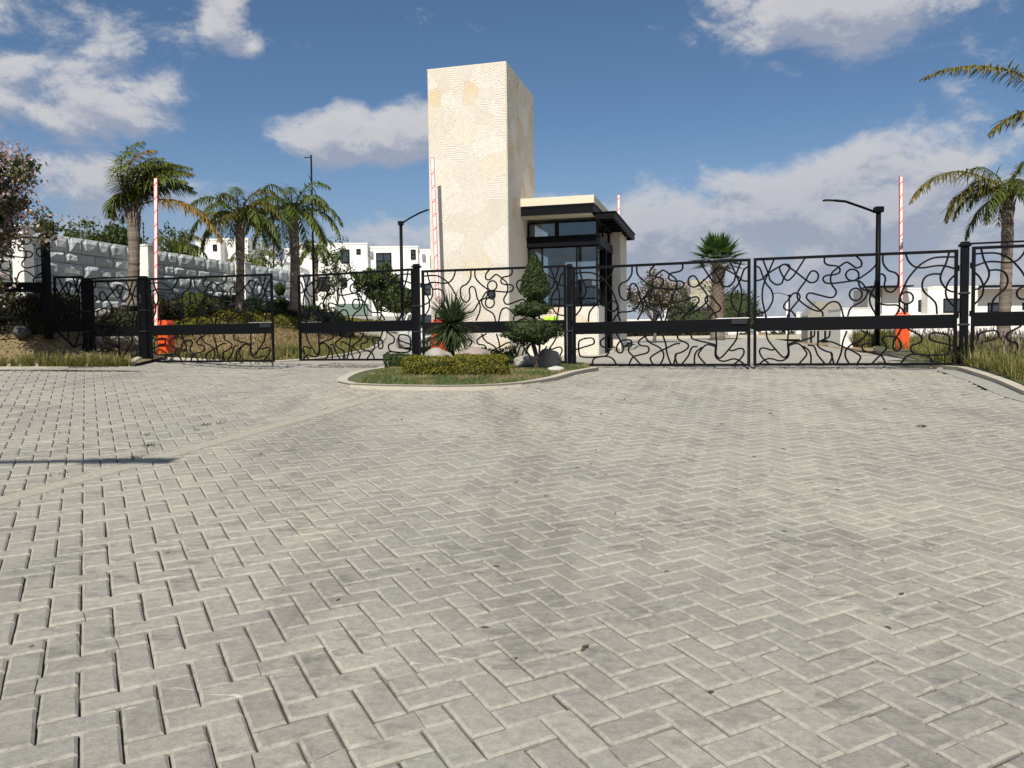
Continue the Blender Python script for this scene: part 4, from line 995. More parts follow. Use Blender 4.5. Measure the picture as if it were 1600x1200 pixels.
# the wall's top line as it runs back
wall = thing('stone_wall', 'long wall of rough blocks painted pale grey white on the planted bank behind the palms', 'wall', (WA[0], WA[1], EYE + .2))
WL0, WL1 = -7.0, float(np.linalg.norm(WB - WA))
wf = frame(WA, wd, -wn)
MB().box(WL0, .0, EYE - .3, WL1, .35, WZT - .04, wf).build('wall_core', M['stucco_grey'], wall)
r_ = random.Random(31); courses = []; z = EYE + .80; ci = 0
hs = [.40, .26, .36, .22, .38, .30, .44, .3]
while z < WZT - .05:
    h_ = min(hs[ci % len(hs)], WZT - z)
    if h_ < .14: break
    courses.append((z, h_)); z += h_; ci += 1
if courses: courses[-1] = (courses[-1][0], WZT - courses[-1][0])
def rock_block(name, x0, x1, z0, z1, seed, root):
    nx, nz = 5, 4; rr = random.Random(seed); V_ = []; base = .07 + rr.uniform(-.02, .03); gp_ = .012
    x0 += gp_; x1 -= gp_; z0 += gp_; z1 -= gp_
    for i in range(nx):
        for j in range(nz):
            edge = (i in (0, nx - 1)) or (j in (0, nz - 1))
            dx = rr.uniform(-.018, .018) if not edge else rr.uniform(-.008, .008)
            bul = base + (rr.uniform(.0, .035) if not edge else -.03)
            u = i / (nx - 1); v = j / (nz - 1); uu = u + (.0 if edge else (.5 - u) * -.25); vv = v + (.0 if edge else (.5 - v) * -.25)
            V_.append(wf((x0 + (x1 - x0) * uu + dx * .5, -bul, z0 + (z1 - z0) * vv + dx * .4)))
    Fc_ = [(i * nz + j, (i + 1) * nz + j, (i + 1) * nz + j + 1, i * nz + j + 1) for i in range(nx - 1) for j in range(nz - 1)]
    ring = [i * nz for i in range(nx)] + [(nx - 1) * nz + j for j in range(1, nz)] + [i * nz + nz - 1 for i in range(nx - 2, -1, -1)] + [j for j in range(nz - 2, 0, -1)]
    k0 = len(V_)
    for q in ring:
        i, j = divmod(q, nz); V_.append(wf((x0 + (x1 - x0) * i / (nx - 1), .005, z0 + (z1 - z0) * j / (nz - 1))))
    for a in range(len(ring)):
        b_ = (a + 1) % len(ring); Fc_.append((ring[a], k0 + a, k0 + b_, ring[b_]))
    link(name, V_, Fc_, M['block'], root)
pil = [3.45, 9.6, 15.0]
nb = 0
for ci, (z0, h_) in enumerate(courses):
    x = WL0 + .2 + r_.uniform(0, .5)
    while x < WL1:
        wdt = r_.uniform(.40, .80) * (1.1 if h_ > .35 else .95); x1 = min(WL1, x + wdt)
        if x1 - x > .12 and nb < 300 and x1 > -5.5:
            # now and then a stone spans a little into the course above
            rock_block('stone_block', x, x1, z0, z0 + h_, nb * 7 + 1, wall); nb += 1
        x = x1
# pillars with a lit face, standing proud of the wall
def pillar(label, s_, w_, out, zt):
    root = thing('wall_pillar', label, 'pillar', wf((s_, -out, EYE + .3)), 'smooth pillars of the painted wall')
    MB().box(s_, -out, EYE - .1, s_ + w_, -.13, zt - .05, wf, bev=.01).build('shaft', M['stucco'], root)
    MB().box(s_ - .02, -out - .02, zt - .05, s_ + w_ + .02, -.11, zt, wf, bev=.008).build('cap', M['stucco'], root)
def s_at(px, off):
    # distance along the wall at which a point off metres in front of it shows at px
    best = min((abs(proj(*wf((s, -off, EYE + 2)))[0] - px), s) for s in np.linspace(-6.5, WL1, 600)); return best[1]
pillar('white smooth pillar of the painted wall, behind the raised left fence panel', s_at(38, .5), .32, .5, WZT + .05)
pillar('white smooth pillar of the painted wall, behind the leftmost striped barrier arm', s_at(233, .5), .34, .5, WZT + .06)
pillar('white smooth pillar of the painted wall, just right of the middle palm trunk', s_at(384, .55), .36, .55, WZT - .02)
pillar('white smooth pillar at the far end of the painted wall, beside the right hand left-side palm', s_at(476, .6), .5, .6, WZT - .1)
# electric fence brackets on top of the wall
for px_, lab in ((233, 'thin electric fence post with insulators on top of the wall near the first palm'),):
    s_ = s_at(px_, 0); root = thing('electric_fence_post', lab, 'fence post', wf((s_, .15, WZT)))
    MB().tube([wf((s_, .15, WZT - .03)), wf((s_, .15, WZT + .85))], .012, 6).build('rod', M['iron'], root)
    for k in range(6):
        q = MB(); q.lathe(wf((s_, .15, WZT + .12 + k * .13)), [(.03, 0), (.03, .05)], 8); q.build('insulator', M['rubber'], root)

# ------------------------------------------------------------------ plants
def unit(v): return v / (np.linalg.norm(v) + 1e-9)
def leaf_quads(pts, size, rr, flat=0.0, aspect=.55, nrm=None):
    V_ = []; Fc_ = []
    for i, p in enumerate(pts):
        a = np.array([rr.gauss(0, 1), rr.gauss(0, 1), rr.gauss(0, 1) * (1 - flat)])
        if nrm is not None: a = unit(a) + nrm[i] * .8
        a = unit(a); b_ = unit(np.cross(a, np.array([rr.gauss(0, 1), rr.gauss(0, 1), rr.gauss(0, 1)])))
        s_ = size * rr.uniform(.6, 1.35); c = b_ * s_; e = np.cross(a, b_) * s_ * aspect
        k = len(V_); V_ += [p - c, p + e * .9, p + c, p - e * .9]; Fc_.append((k, k + 1, k + 2, k + 3))
    return V_, Fc_
def np_link(name, V_, Fc_, mat, parent=None, kind=None):
    """fast link for many quads"""
    V_ = np.array(V_, dtype=np.float32); Fc_ = np.array(Fc_, dtype=np.int32); me = bpy.data.meshes.new(name)
    me.vertices.add(len(V_)); me.vertices.foreach_set('co', V_.ravel()); k = Fc_.shape[1]
    me.loops.add(Fc_.size); me.loops.foreach_set('vertex_index', Fc_.ravel())
    me.polygons.add(len(Fc_)); me.polygons.foreach_set('loop_start', np.arange(0, Fc_.size, k, dtype=np.int32)); me.polygons.foreach_set('loop_total', np.full(len(Fc_), k, dtype=np.int32))
    me.update(calc_edges=True); return link_mesh(name, me, mat, parent, False, kind)
def blob_points(c, rad, n, rr, shell=.55, lump=.18, seed=0):
    out = []; nr = []; c = np.array(c, float); rad = np.array(rad, float)
    while len(out) < n:
        v = unit(np.array([rr.gauss(0, 1), rr.gauss(0, 1), rr.gauss(0, 1)])); k = rr.uniform(shell, 1) ** .6
        f_ = 1 + lump * mnoise.noise(Vector((v[0] * 2.3 + seed, v[1] * 2.3, v[2] * 2.3)))* 2
        out.append(c + v * rad * k * f_); nr.append(v)
    return out, nr
def hedge(name, label, cat, foot, h_, mat, n, size, group=None, seed=1, zf=None, inner=None, jag=.06):
    """hedge over a ground polygon (list of x,y), height h_"""
    rr = random.Random(seed); zf = zf or g; cx_ = sum(p[0] for p in foot) / len(foot); cy_ = sum(p[1] for p in foot) / len(foot)
    root = thing(name, label, cat, (cx_, cy_, zf(cx_, cy_)), group)
    ar = abs(area([tuple(p) for p in foot])); per = sum(math.hypot(foot[i][0] - foot[i - 1][0], foot[i][1] - foot[i - 1][1]) for i in range(len(foot)))
    xs = [p[0] for p in foot]; ys_ = [p[1] for p in foot]; pts = []; nr = []
    n_top = int(n * ar / (ar + per * h_))
    def top(x, y): return h_ * (1 + jag * 2.2 * mnoise.noise(Vector((x * 2.1 + seed, y * 2.1, 0)))) 
    while len(pts) < n_top:
        x, y = rr.uniform(min(xs), max(xs)), rr.uniform(min(ys_), max(ys_))
        if not in_poly(x, y, foot): continue
        pts.append(np.array([x, y, zf(x, y) + top(x, y) + rr.gauss(0, size * .6)])); nr.append(np.array([0, 0, 1.]))
    for i in range(len(foot)):
        a, b_ = np.array(foot[i - 1][:2]), np.array(foot[i][:2]); L = np.linalg.norm(b_ - a); nn = np.array([(b_ - a)[1], -(b_ - a)[0]]) / (L + 1e-9)
        for _ in range(int((n - n_top) * L / per)):
            t = rr.random(); hh = rr.random() ** .8; bul = .03 * math.sin(hh * 3) + .07 * mnoise.noise(Vector((t * L * 2, hh * 3, seed)))
            q = a + (b_ - a) * t + nn * (bul + rr.gauss(0, size * .6)) * (1 if area([tuple(p) for p in foot]) > 0 else -1)
            pts.append(np.array([q[0], q[1], zf(q[0], q[1]) + hh * top(q[0], q[1])])); nr.append(np.array([nn[0], nn[1], .2]))
    V_, Fc_ = leaf_quads(pts, size, rr, nrm=nr); np_link('foliage', V_, Fc_, mat, root)
    # woody body under the leaves
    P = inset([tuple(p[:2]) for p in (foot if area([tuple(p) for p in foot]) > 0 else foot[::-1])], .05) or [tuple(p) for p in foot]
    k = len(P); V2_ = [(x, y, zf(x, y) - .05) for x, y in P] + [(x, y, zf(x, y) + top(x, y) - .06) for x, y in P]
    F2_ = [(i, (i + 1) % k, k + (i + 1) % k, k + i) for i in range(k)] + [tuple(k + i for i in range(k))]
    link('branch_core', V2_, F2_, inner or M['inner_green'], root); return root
def rect(cx_, cy_, w_, d_, a=0.0):
    c, s = math.cos(a), math.sin(a); return [(cx_ + c * x - s * y, cy_ + s * x + c * y) for x, y in ((-w_ / 2, -d_ / 2), (w_ / 2, -d_ / 2), (w_ / 2, d_ / 2), (-w_ / 2, d_ / 2))]
def ball(root, c, rad, mat, n, size, seed, lump=.10, name='foliage'):
    rr = random.Random(seed); pts, nr = blob_points(c, rad, n, rr, .80, lump, seed); V_, Fc_ = leaf_quads(pts, size, rr, nrm=nr); np_link(name, V_, Fc_, mat, root)
    mb = MB(); pr = []
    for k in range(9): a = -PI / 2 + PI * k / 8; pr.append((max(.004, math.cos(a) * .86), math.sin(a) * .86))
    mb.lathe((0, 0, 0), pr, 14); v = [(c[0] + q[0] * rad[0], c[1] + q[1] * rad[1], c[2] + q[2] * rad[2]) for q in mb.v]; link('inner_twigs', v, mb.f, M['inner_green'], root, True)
def boulder(label, c, rad, mat, seed, rot=0.0, group=None, name='boulder'):
    bm = bmesh.new(); bmesh.ops.create_icosphere(bm, subdivisions=4, radius=1)
    for q in bm.verts:
        v = q.co; k = 1 + .22 * mnoise.noise(v * 1.1 + Vector((seed, 0, 0))) + .09 * mnoise.noise(v * 2.7 + Vector((0, seed, 0))) + .03 * mnoise.noise(v * 7)
        q.co = v * k; q.co.x *= rad[0]; q.co.y *= rad[1]; q.co.z *= rad[2]
    bmesh.ops.rotate(bm, verts=bm.verts, cent=(0, 0, 0), matrix=Matrix.Rotation(rot, 3, 'Z'))
    me = bpy.data.meshes.new(name); bm.to_mesh(me); bm.free(); o = link_mesh(name, me, mat, None, True); o.location = tuple(map(float, c)); return tag(o, label, 'rock', group)

def on(px, py, dz=0.0): 
    p = hit(px, py, dz); return np.array([p[0], p[1], g(p[0], p[1]) + dz])
# the island
IZ = .06
def ihit(px, py): return hit(px, py, IZ)
hA, hB, hC, hD = ihit(634, 587), ihit(789, 588), ihit(786, 574), ihit(640, 573)
def izf(x, y): return g(x, y) + IZ
fl = .42
hb = lambda p, dy: (p[0] * (1 + dy / p[1]), p[1] + dy)
gm0, gm1 = ihit(704, 587.5), ihit(712, 587.5)
hedge('hedge', 'low golden green clipped hedge at the front left of the island', 'hedge', [tuple(hA), tuple(gm0), hb(gm0, .55), hb(hA, .55)], .29, M['hedge_gold'], 5200, .019, 'golden hedges on the island', 3, izf)
hedge('hedge', 'low golden green clipped hedge at the front right of the island, below the boulders', 'hedge', [tuple(gm1), tuple(hB), hb(hB, .55), hb(gm1, .55)], .30, M['hedge_gold'], 5200, .019, 'golden hedges on the island', 4, izf)
hE, hF = ihit(604, 575), ihit(640, 576)
hedge('hedge', 'short dark green hedge at the left tip of the island beside the gate post', 'hedge', [tuple(hE), tuple(hF), hb(hF, .6), hb(hE, .6)], .27, M['hedge_green'], 2600, .02, None, 5, izf)
b1 = on(823, 575, IZ); b2 = on(857, 576, IZ); b3 = on(869, 580, IZ)
s1 = 1254 / b1[1]
boulder('rounded grey boulder under the left side of the topiary', b1 + np.array([0, .12, .10]), (20.5 / s1, .20, .155), M['boulder'], 3)
boulder('taller brown grey boulder at the right of the topiary', b2 + np.array([0, .1, .15]), (18.5 / s1, .2, .215), M['boulder2'], 9, .5)
boulder('small flat pale stone in front of the brown boulder', b3 + np.array([0, .02, .03]), (11.5 / s1, .10, .06), M['pebble'], 14)
b4 = at(686, 562, 13.6); b5 = at(741, 560, 13.9); b6 = at(812, 552, 15.2)
boulder('broad grey boulder behind the golden hedge, left of the spiky plant', (b4[0], b4[1], b4[2]), (.26, .25, .19), M['boulder'], 21)
boulder('broad brownish boulder behind the golden hedge, right of the spiky plant', (b5[0], b5[1], b5[2]), (.30, .24, .20), M['boulder2'], 27)
hG, hH = ihit(748, 572), ihit(806, 572)
hedge('shrub', 'low dark shrub between the golden hedge and the topiary', 'shrub', [hb(hG, .8), hb(hH, .8), hb(hH, 1.3), hb(hG, 1.3)], .26, M['hedge_green'], 2200, .024, None, 8, izf, jag=.3)
# topiary: flat lower tier, small middle tier, pointed top
tb = at(836, 560, 14.5); tz = g(tb[0], tb[1]) + IZ
topi = thing('topiary_tree', 'clipped topiary conifer with pointed top and two rounded tiers in front of the booth', 'topiary', (tb[0], tb[1], tz))
k_ = 14.5 / 1254
def tpt(px, py): return at(px, py, 14.5)
q = tpt(832, 518); ball(topi, q, (44 * k_, .46, 20 * k_), M['conifer'], 5600, .020, 41, .22, 'lower_tier')
q = tpt(806, 521); 
q = tpt(831, 483); ball(topi, q, (29 * k_, .30, 12.5 * k_), M['conifer'], 3000, .020, 42, .25, 'middle_tier')
rr = random.Random(43); pts = []; nr = []
c0 = tpt(837, 472); c1 = tpt(834, 394); Hc = c1[2] - c0[2]
for _ in range(5200):
    t = rr.random() ** .8; prof = min(1.0, t / .22) ** .6 if t < .22 else (1 - ((t - .22) / .78)) ** .80
    a = rr.uniform(0, 2 * PI); r0 = 25 * k_ * prof * (1 + .16 * mnoise.noise(Vector((math.cos(a) * 1.8, math.sin(a) * 1.8, t * 5)))) + .01
    r1_ = r0 * rr.uniform(.82, 1.04); pts.append(np.array([c0[0] + (c1[0] - c0[0]) * t + r1_ * math.cos(a), c0[1] + r1_ * math.sin(a), c0[2] + Hc * t])); nr.append(np.array([math.cos(a), math.sin(a), .3]))
V_, Fc_ = leaf_quads(pts, .020, rr, nrm=nr); np_link('pointed_top', V_, Fc_, M['conifer'], topi)
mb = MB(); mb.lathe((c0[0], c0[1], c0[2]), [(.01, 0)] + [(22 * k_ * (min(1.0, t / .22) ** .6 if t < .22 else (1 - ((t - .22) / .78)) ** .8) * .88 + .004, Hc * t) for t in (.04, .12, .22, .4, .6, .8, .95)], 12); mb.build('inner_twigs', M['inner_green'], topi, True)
mb = MB(); mb.tube([(tb[0], tb[1], tz - .1), (tb[0] + .04, tb[1], tz + .2), (tb[0] - .03, tb[1], tz + .45), tuple(tpt(834, 500)), tuple(tpt(836, 465))], [.05, .042, .04, .03, .025], 8)
for s_ in (-1, 1):
    mb.tube([(tb[0], tb[1], tz + .1), (tb[0] + s_ * .10, tb[1], tz + .25), (tb[0] + s_ * .22, tb[1] + .02, tz + .42)], [.03, .022, .015], 6)
mb.build('trunk', M['dark_bark'], topi)
# spiky plant (dracaena-like) on the island
sb = at(706, 560, 14.2); sz = g(sb[0], sb[1]) + IZ
spk = thing('spiky_plant', 'spiky yucca like plant with a globe of narrow leaves on a thick stem', 'plant', (sb[0], sb[1], sz))
sc = at(706, 503, 14.2); rr = random.Random(51)
def blade_strip(base, dr, L, w_, droop, rr, nseg=4):
    V_ = []; p = np.array(base, float); dd = unit(np.array(dr, float)); side = unit(np.cross(dd, [0, 0, 1.0]) + np.array([1e-3, 0, 0]))
    for i in range(nseg + 1):
        t = i / nseg; wv = w_ * (1 - t) ** .6 * (0.75 + .5 * min(1, t * 4)) + .0008
        V_ += [p - side * wv, p + side * wv]; dd = unit(dd + np.array([0, 0, -droop])); p = p + dd * (L / nseg)
    return V_
def blades(items, nseg=4):
    V_ = []; Fc_ = []
    for it in items:
        v = blade_strip(*it, nseg=nseg); k = len(V_); V_ += v
        for i in range(nseg): Fc_.append((k + 2 * i, k + 2 * i + 1, k + 2 * i + 3, k + 2 * i + 2))
    return V_, Fc_
its = []
for i in range(1250):
    a = rr.uniform(0, 2 * PI); e = math.asin(rr.uniform(-.72, 1.0)); v = np.array([math.cos(a) * math.cos(e), math.sin(a) * math.cos(e), math.sin(e)])
    its.append((sc + np.array([0, 0, -.06]) + v * .03, v, rr.uniform(.48, .70), .0085, .05 + .05 * rr.random(), rr))
V_, Fc_ = blades(its); np_link('leaf_crown', V_, Fc_, M['spike'], spk)
its = []
for i in range(150):
    a = rr.uniform(0, 2 * PI); e = rr.uniform(-1.45, -.9); v = np.array([math.cos(a) * math.cos(e), math.sin(a) * math.cos(e), math.sin(e)])
    its.append((sc + np.array([0, 0, -.12]) + v * .03, v, rr.uniform(.3, .5), .008, .03, rr))
V_, Fc_ = blades(its); np_link('dry_leaf_skirt', V_, Fc_, M['hedge_brown'], spk)
MB().tube([(sb[0] + .01, sb[1], sz - .1), (sb[0], sb[1], sz + .3), tuple(sc + np.array([0, 0, -.03]))], [.07, .06, .05], 8).build('stem', M['dark_bark'], spk)

# lawn on the island: blades of grass
rr = random.Random(61); V_ = []; Fc_ = []
ifp = [tuple(p) for p in island_front]; ipoly = ifp + [tuple(p) for p in back_isl[::-1]]
ipoly_in = inset(ipoly, 0) or ipoly
cnt = 0
while cnt < 30000:
    x, y = rr.uniform(-2.4, 1.5), rr.uniform(8.5, 17.2)
    y = 8.5 + (y - 8.5) * rr.random() ** .35 if False else y
    if not in_poly(x, y, ipoly): continue
    cnt += 1; hgt = rr.uniform(.02, .055); a = rr.uniform(0, PI); c, s = math.cos(a) * .005, math.sin(a) * .005; z = izf(x, y) - .005
    lx, ly = rr.gauss(0, .015), rr.gauss(0, .015); k = len(V_)
    V_ += [(x - c, y - s, z), (x + c, y + s, z), (x + c * .3 + lx, y + s * .3 + ly, z + hgt), (x - c * .3 + lx, y - s * .3 + ly, z + hgt)]; Fc_.append((k, k + 1, k + 2, k + 3))
np_link('island_lawn', V_, Fc_, None, None)
lawn = bpy.data.objects['island_lawn']; lawn['kind'] = 'stuff'; tag(lawn, 'short green and straw coloured lawn covering the island', 'grass')
def lawn_mat():
    m, b, p = material('patchy_lawn'); gg = b.new('ShaderNodeNewGeometry'); r = gg.outputs['Random Per Island']
    c1 = b.ramp(r, [(0, (.04, .075, .016)), (.6, (.08, .12, .028)), (1, (.13, .15, .045))]); c2 = b.ramp(r, [(0, (.14, .12, .05)), (.6, (.24, .20, .09)), (1, (.34, .28, .13))])
    n = b.noise(gg.outputs['Position'], 1.5, 4, .6); b.put(p.inputs['Base Color'], b.mix(b.mapr(n, .46, .58), c1, c2)); p.inputs['Roughness'].default_value = .8; return m
lawn.data.materials.append(lawn_mat())

# ---- grass tufts
def tuft_mesh(seed, n, L, spread, w_=.004, mat=None, plumes=0):
    rr = random.Random(seed); its = []
    for i in range(n):
        a = rr.uniform(0, 2 * PI); e = rr.uniform(.75, 1.5); v = (math.cos(a) * math.cos(e), math.sin(a) * math.cos(e), math.sin(e))
        r0 = spread * rr.random() ** .5 * .5; its.append(((r0 * math.cos(a * 3), r0 * math.sin(a * 3), 0), v, L * rr.uniform(.6, 1.1), w_, rr.uniform(.04, .16), rr))
    return blades(its, 4)
tm = []
for sd in range(4):
    V_, Fc_ = tuft_mesh(70 + sd, 130, .30, .22, .0055)
    o = np_link('grass_tuft', V_, Fc_, M['fountain']); tm.append(o)
tuft_px = [6, 27, 55, 68, 82, 97, 110, 121, 133, 147, 160, 171, 186, -14, -34, -56]
for i, px_ in enumerate(tuft_px):
    src = tm[i % 4]; o = src if i < 4 else src.copy()
    if i >= 4: COL.objects.link(o)
    p = hit(px_, 571.5, .12); o.location = (p[0], p[1] + .30, g(p[0], p[1]) + .10); o.rotation_euler = (0, 0, i * 1.3); s_ = .75 + .45 * ((i * 37) % 10) / 10; o.scale = (s_, s_, s_ * (.8 + .3 * ((i * 13) % 7) / 7))
    tag(o, 'tuft of yellow green grass, one of the row along the left kerb', 'grass tuft', 'grass tufts along the left kerb')
def grass_field(name, label, poly, n, L, zf, seed, mat, w_=.006, plume=0, plmat=None, parent=None, clump=1.6):
    rr = random.Random(seed); xs = [p[0] for p in poly]; ys_ = [p[1] for p in poly]; its = []; pl = []
    while len(its) < n:
        x, y = rr.uniform(min(xs), max(xs)), rr.uniform(min(ys_), max(ys_))
        if not in_poly(x, y, poly) or (name == 'border_grass' and .466 < x / y < .502 and y < 21.7): continue
        if mnoise.noise(Vector((x * clump, y * clump, seed))) < -.15 and rr.random() < .7: continue
        a = rr.uniform(0, 2 * PI); e = rr.uniform(.8, 1.5); its.append(((x, y, zf(x, y)), (math.cos(a) * math.cos(e), math.sin(a) * math.cos(e), math.sin(e)), L * rr.uniform(.5, 1.15), w_, rr.uniform(.03, .14), rr))
        if rr.random() < plume:
            v = np.array((math.cos(a) * .3, math.sin(a) * .3, 1.0)); p0 = np.array([x, y, zf(x, y)]) + unit(v) * L * rr.uniform(.9, 1.25); pl.append((p0, v, .12, .011, .06, rr))
            its.append(((x, y, zf(x, y)), tuple(v), float(np.linalg.norm(p0 - np.array([x, y, zf(x, y)]))), .002, 0.0, rr))
    V_, Fc_ = blades(its, 3)
    root = thing(name, label, 'grass', (float(np.mean(xs)), float(np.mean(ys_)), zf(float(np.mean(xs)), float(np.mean(ys_))))) if plume else None
    o = np_link('grass_blades' if plume else name, V_, Fc_, mat, root, 'stuff')
    if plume: V_, Fc_ = blades(pl, 3); np_link('seed_plumes', V_, Fc_, plmat or M['plume'], root, 'stuff'); root['kind'] = 'stuff'
    else: tag(o, label, 'grass')
vr = lambda x, y: g(x, y) + .09
kr = [(p[0] + .16, p[1]) for p in kerb_right if 7.4 < p[1] < 15]
grass_field('verge_grass', 'tall green gold fountain grass filling the verge right of the curved kerb', kr + [(8.2, 14.8), (9.6, 14.5), (9.6, 8)], 15000, .34, vr, 81, M['fountain'], .0055, .025)
grass_field('border_grass', 'purple plumed fountain grass around the orange barrier box at the right', [(7.95, 14.9), (8.6, 16.6), (9.4, 19.1), (10.2, 21.6), (11.1, 24.0), (14, 24.4), (13.5, 18), (10.5, 15)], 11000, .40, vr, 82, M['fountain'], .009, .05)
gg1 = at(1335, 545, 25.2); grass_field('grass_clump', 'rounded clump of fountain grass left of the orange box, by the street lamp', rect(gg1[0] + .75, 25.4, 1.1, .9), 2400, .62, g, 83, M['fountain'], .010, .06)
bankz = lambda x, y: gb(x, y) + .02 - .13
grass_field('bank_grass', 'dry straw coloured grass on the bank behind the left gate', [(-5.6, 22), (-5.3, 28), (-6.2, 36), (-9.8, 36), (-11.4, 24), (-11.4, 21.2), (-6.6, 20.6)], 26000, .10, bankz, 84, M['dry_grass'], .012)
lawn_edge = [(-9.0, 20.0), (-7.5, 20.25), (-6.25, 20.6), (-5.6, 21.7), (-5.2, 24), (-5.1, 28), (-5.5, 34), (-5.9, 34), (-5.9, 24), (-6.7, 21.3), (-9, 20.7)]
grass_field('edge_grass', 'yellow green grass fringe along the kerb of the bank', lawn_edge, 7000, .26, bankz, 85, M['fountain'], .009)
medp = [(3.1, 24.2), (3.85, 25.7), (4.2, 28), (3.9, 31), (3.0, 33), (2.2, 30), (2.2, 25)]
grass_field('median_grass', 'green and dry grass on the median behind the booth', medp, 5000, .10, vr, 86, M['grass'], .012)
# mulch chips on the left verge
rr = random.Random(90); V_ = []; Fc_ = []; pts = []
while len(pts) < 9000:
    x, y = rr.uniform(-17, -8.9), rr.uniform(18.9, 23.5); pts.append(np.array([x, y, mulch_h(x, y) + .015]))
V_, Fc_ = leaf_quads(pts, .045, rr, flat=.7, aspect=.35, nrm=[np.array([0, 0, 1.5])] * len(pts))
o = np_link('bark_mulch', V_, Fc_, leafmat('straw_mulch', (.14, .09, .04), (.32, .22, .11), (.46, .34, .19), trans=.05), None, 'stuff'); tag(o, 'straw coloured bark mulch on the slope at the left', 'mulch')
# hedges and shrubs on the left
hp = at(-30, 510, 20.6)
hedge('hedge', 'big dark brown green hedge below the raised left fence panel', 'hedge', [(-15.5, 20.35), (-11.55, 20.2), (-11.4, 21.4), (-15.5, 21.5)], 1.08, M['hedge_brown'], 15000, .035, None, 91, lambda x, y: EYE + .32, jag=.10)
bx = at(38, 519, 20.05); boulder('dark grey block shaped stone in front of the dark hedge', (bx[0], bx[1] - .12, EYE + .48), (.20, .16, .17), simple('dark_stone', (.075, .075, .075), .9, var=.5, nscale=7, bump=.8, bscale=20), 55)
def wz(x, y): return gb(x, y) - .12
def wallside(s, off): 
    q = wf((s, -off, 0)); return (q[0], q[1])
hedge('hedge', 'dark brown leaved hedge along the foot of the wall, left part', 'hedge', [wallside(.2, 2.0), wallside(3.2, 2.0), wallside(3.2, .9), wallside(.2, .9)], .75, M['hedge_brown'], 9000, .035, 'hedges at the foot of the wall', 92, wz, jag=.2)
hedge('hedge', 'dark hedge at the foot of the wall behind the lime ball shrub', 'hedge', [wallside(3.9, 1.8), wallside(9.4, 1.5), wallside(9.4, .7), wallside(3.9, .9)], .55, M['hedge_green'], 9000, .035, 'hedges at the foot of the wall', 93, wz, jag=.3)
def strip(s0, s1, o0, o1): return [wallside(s0, o1), wallside(s1, o1), wallside(s1, o0), wallside(s0, o0)]
hedge('hedge', 'low yellow green ground cover band in front of the wall hedges', 'hedge', strip(1.5, 9.5, 2.0, 2.9), .30, M['hedge_gold'], 9000, .03, None, 94, wz, jag=.3)
hedge('hedge', 'dense grey green hedge beside the gap between the left gate leaves', 'hedge', [(-9.2, 30.5), (-6.2, 30.3), (-6.2, 31.6), (-9.2, 31.8)], .62, M['hedge_grey'], 11000, .035, None, 95, wz, jag=.12)
hedge('hedge', 'dark green hedge above the grey green one near the palm', 'hedge', [(-9.6, 32.5), (-6.9, 32.3), (-6.9, 33.4), (-9.6, 33.6)], .80, M['hedge_green'], 7000, .035, None, 96, wz, jag=.2)
hedge('hedge', 'mustard yellow shrub row behind the ajar gate leaf', 'hedge', [(-8.0, 37.2), (-5.9, 37), (-5.9, 38), (-8.0, 38.2)], .45, M['hedge_gold'], 5000, .035, None, 97, wz, jag=.2)
for i, (px_, py_, Y_, r0, mt, lab) in enumerate([(305, 474, 24.0, .38, 'lime_leaf', 'lime green ball shaped shrub in front of the wall'), (334, 482, 24.6, .34, 'hedge_brown', 'brown rounded bush right of the lime ball'),
        (240, 478, 23.2, .36, 'hedge_brown', 'dark brown rounded bush behind the left gate hinge'), (265, 486, 23.6, .25, 'hedge_brown', 'small brown bush between hinge and lime ball')]):
    c = at(px_, py_, Y_); root = thing('ball_shrub', lab, 'shrub', (c[0], c[1], wz(c[0], c[1])))
    ball(root, c, (r0, r0, r0 * .85), M[mt], 2200, .03, 100 + i, .25)
    MB().tube([(c[0], c[1], wz(c[0], c[1]) - .1), tuple(c)], [.04, .03], 6).build('stem', M['dark_bark'], root)
c = at(437, 470, 30.0); root = thing('pompon_shrub', 'two tier pompon shrub beside the palm at the gap of the left gate', 'topiary', (c[0], c[1], wz(c[0], c[1])))
q = at(437, 452, 30); ball(root, q, (.20, .2, .22), M['conifer'], 1500, .028, 111, .12, 'upper_ball'); q = at(438, 474, 30); ball(root, q, (.30, .3, .20), M['conifer'], 2000, .028, 112, .15, 'lower_ball')
MB().tube([(c[0], c[1], wz(c[0], c[1]) - .1), tuple(at(437, 450, 30))], [.04, .03], 6).build('stem', M['dark_bark'], root)
for i, (px_, py_, Y_, rd) in enumerate([(160, 490, 21.4, .20), (153, 532, 20.15, .15), (184, 530, 20.1, .17), (209, 531, 20.0, .13)]):
    c = at(px_, py_, Y_); boulder(['grey boulder high on the bank behind the narrow panel', 'low grey boulder at the left behind the narrow panel', 'middle low grey boulder behind the narrow panel', 'smallest low grey boulder behind the narrow panel'][i], c, (rd, rd * .8, rd * .7), M['boulder'], 120 + i)

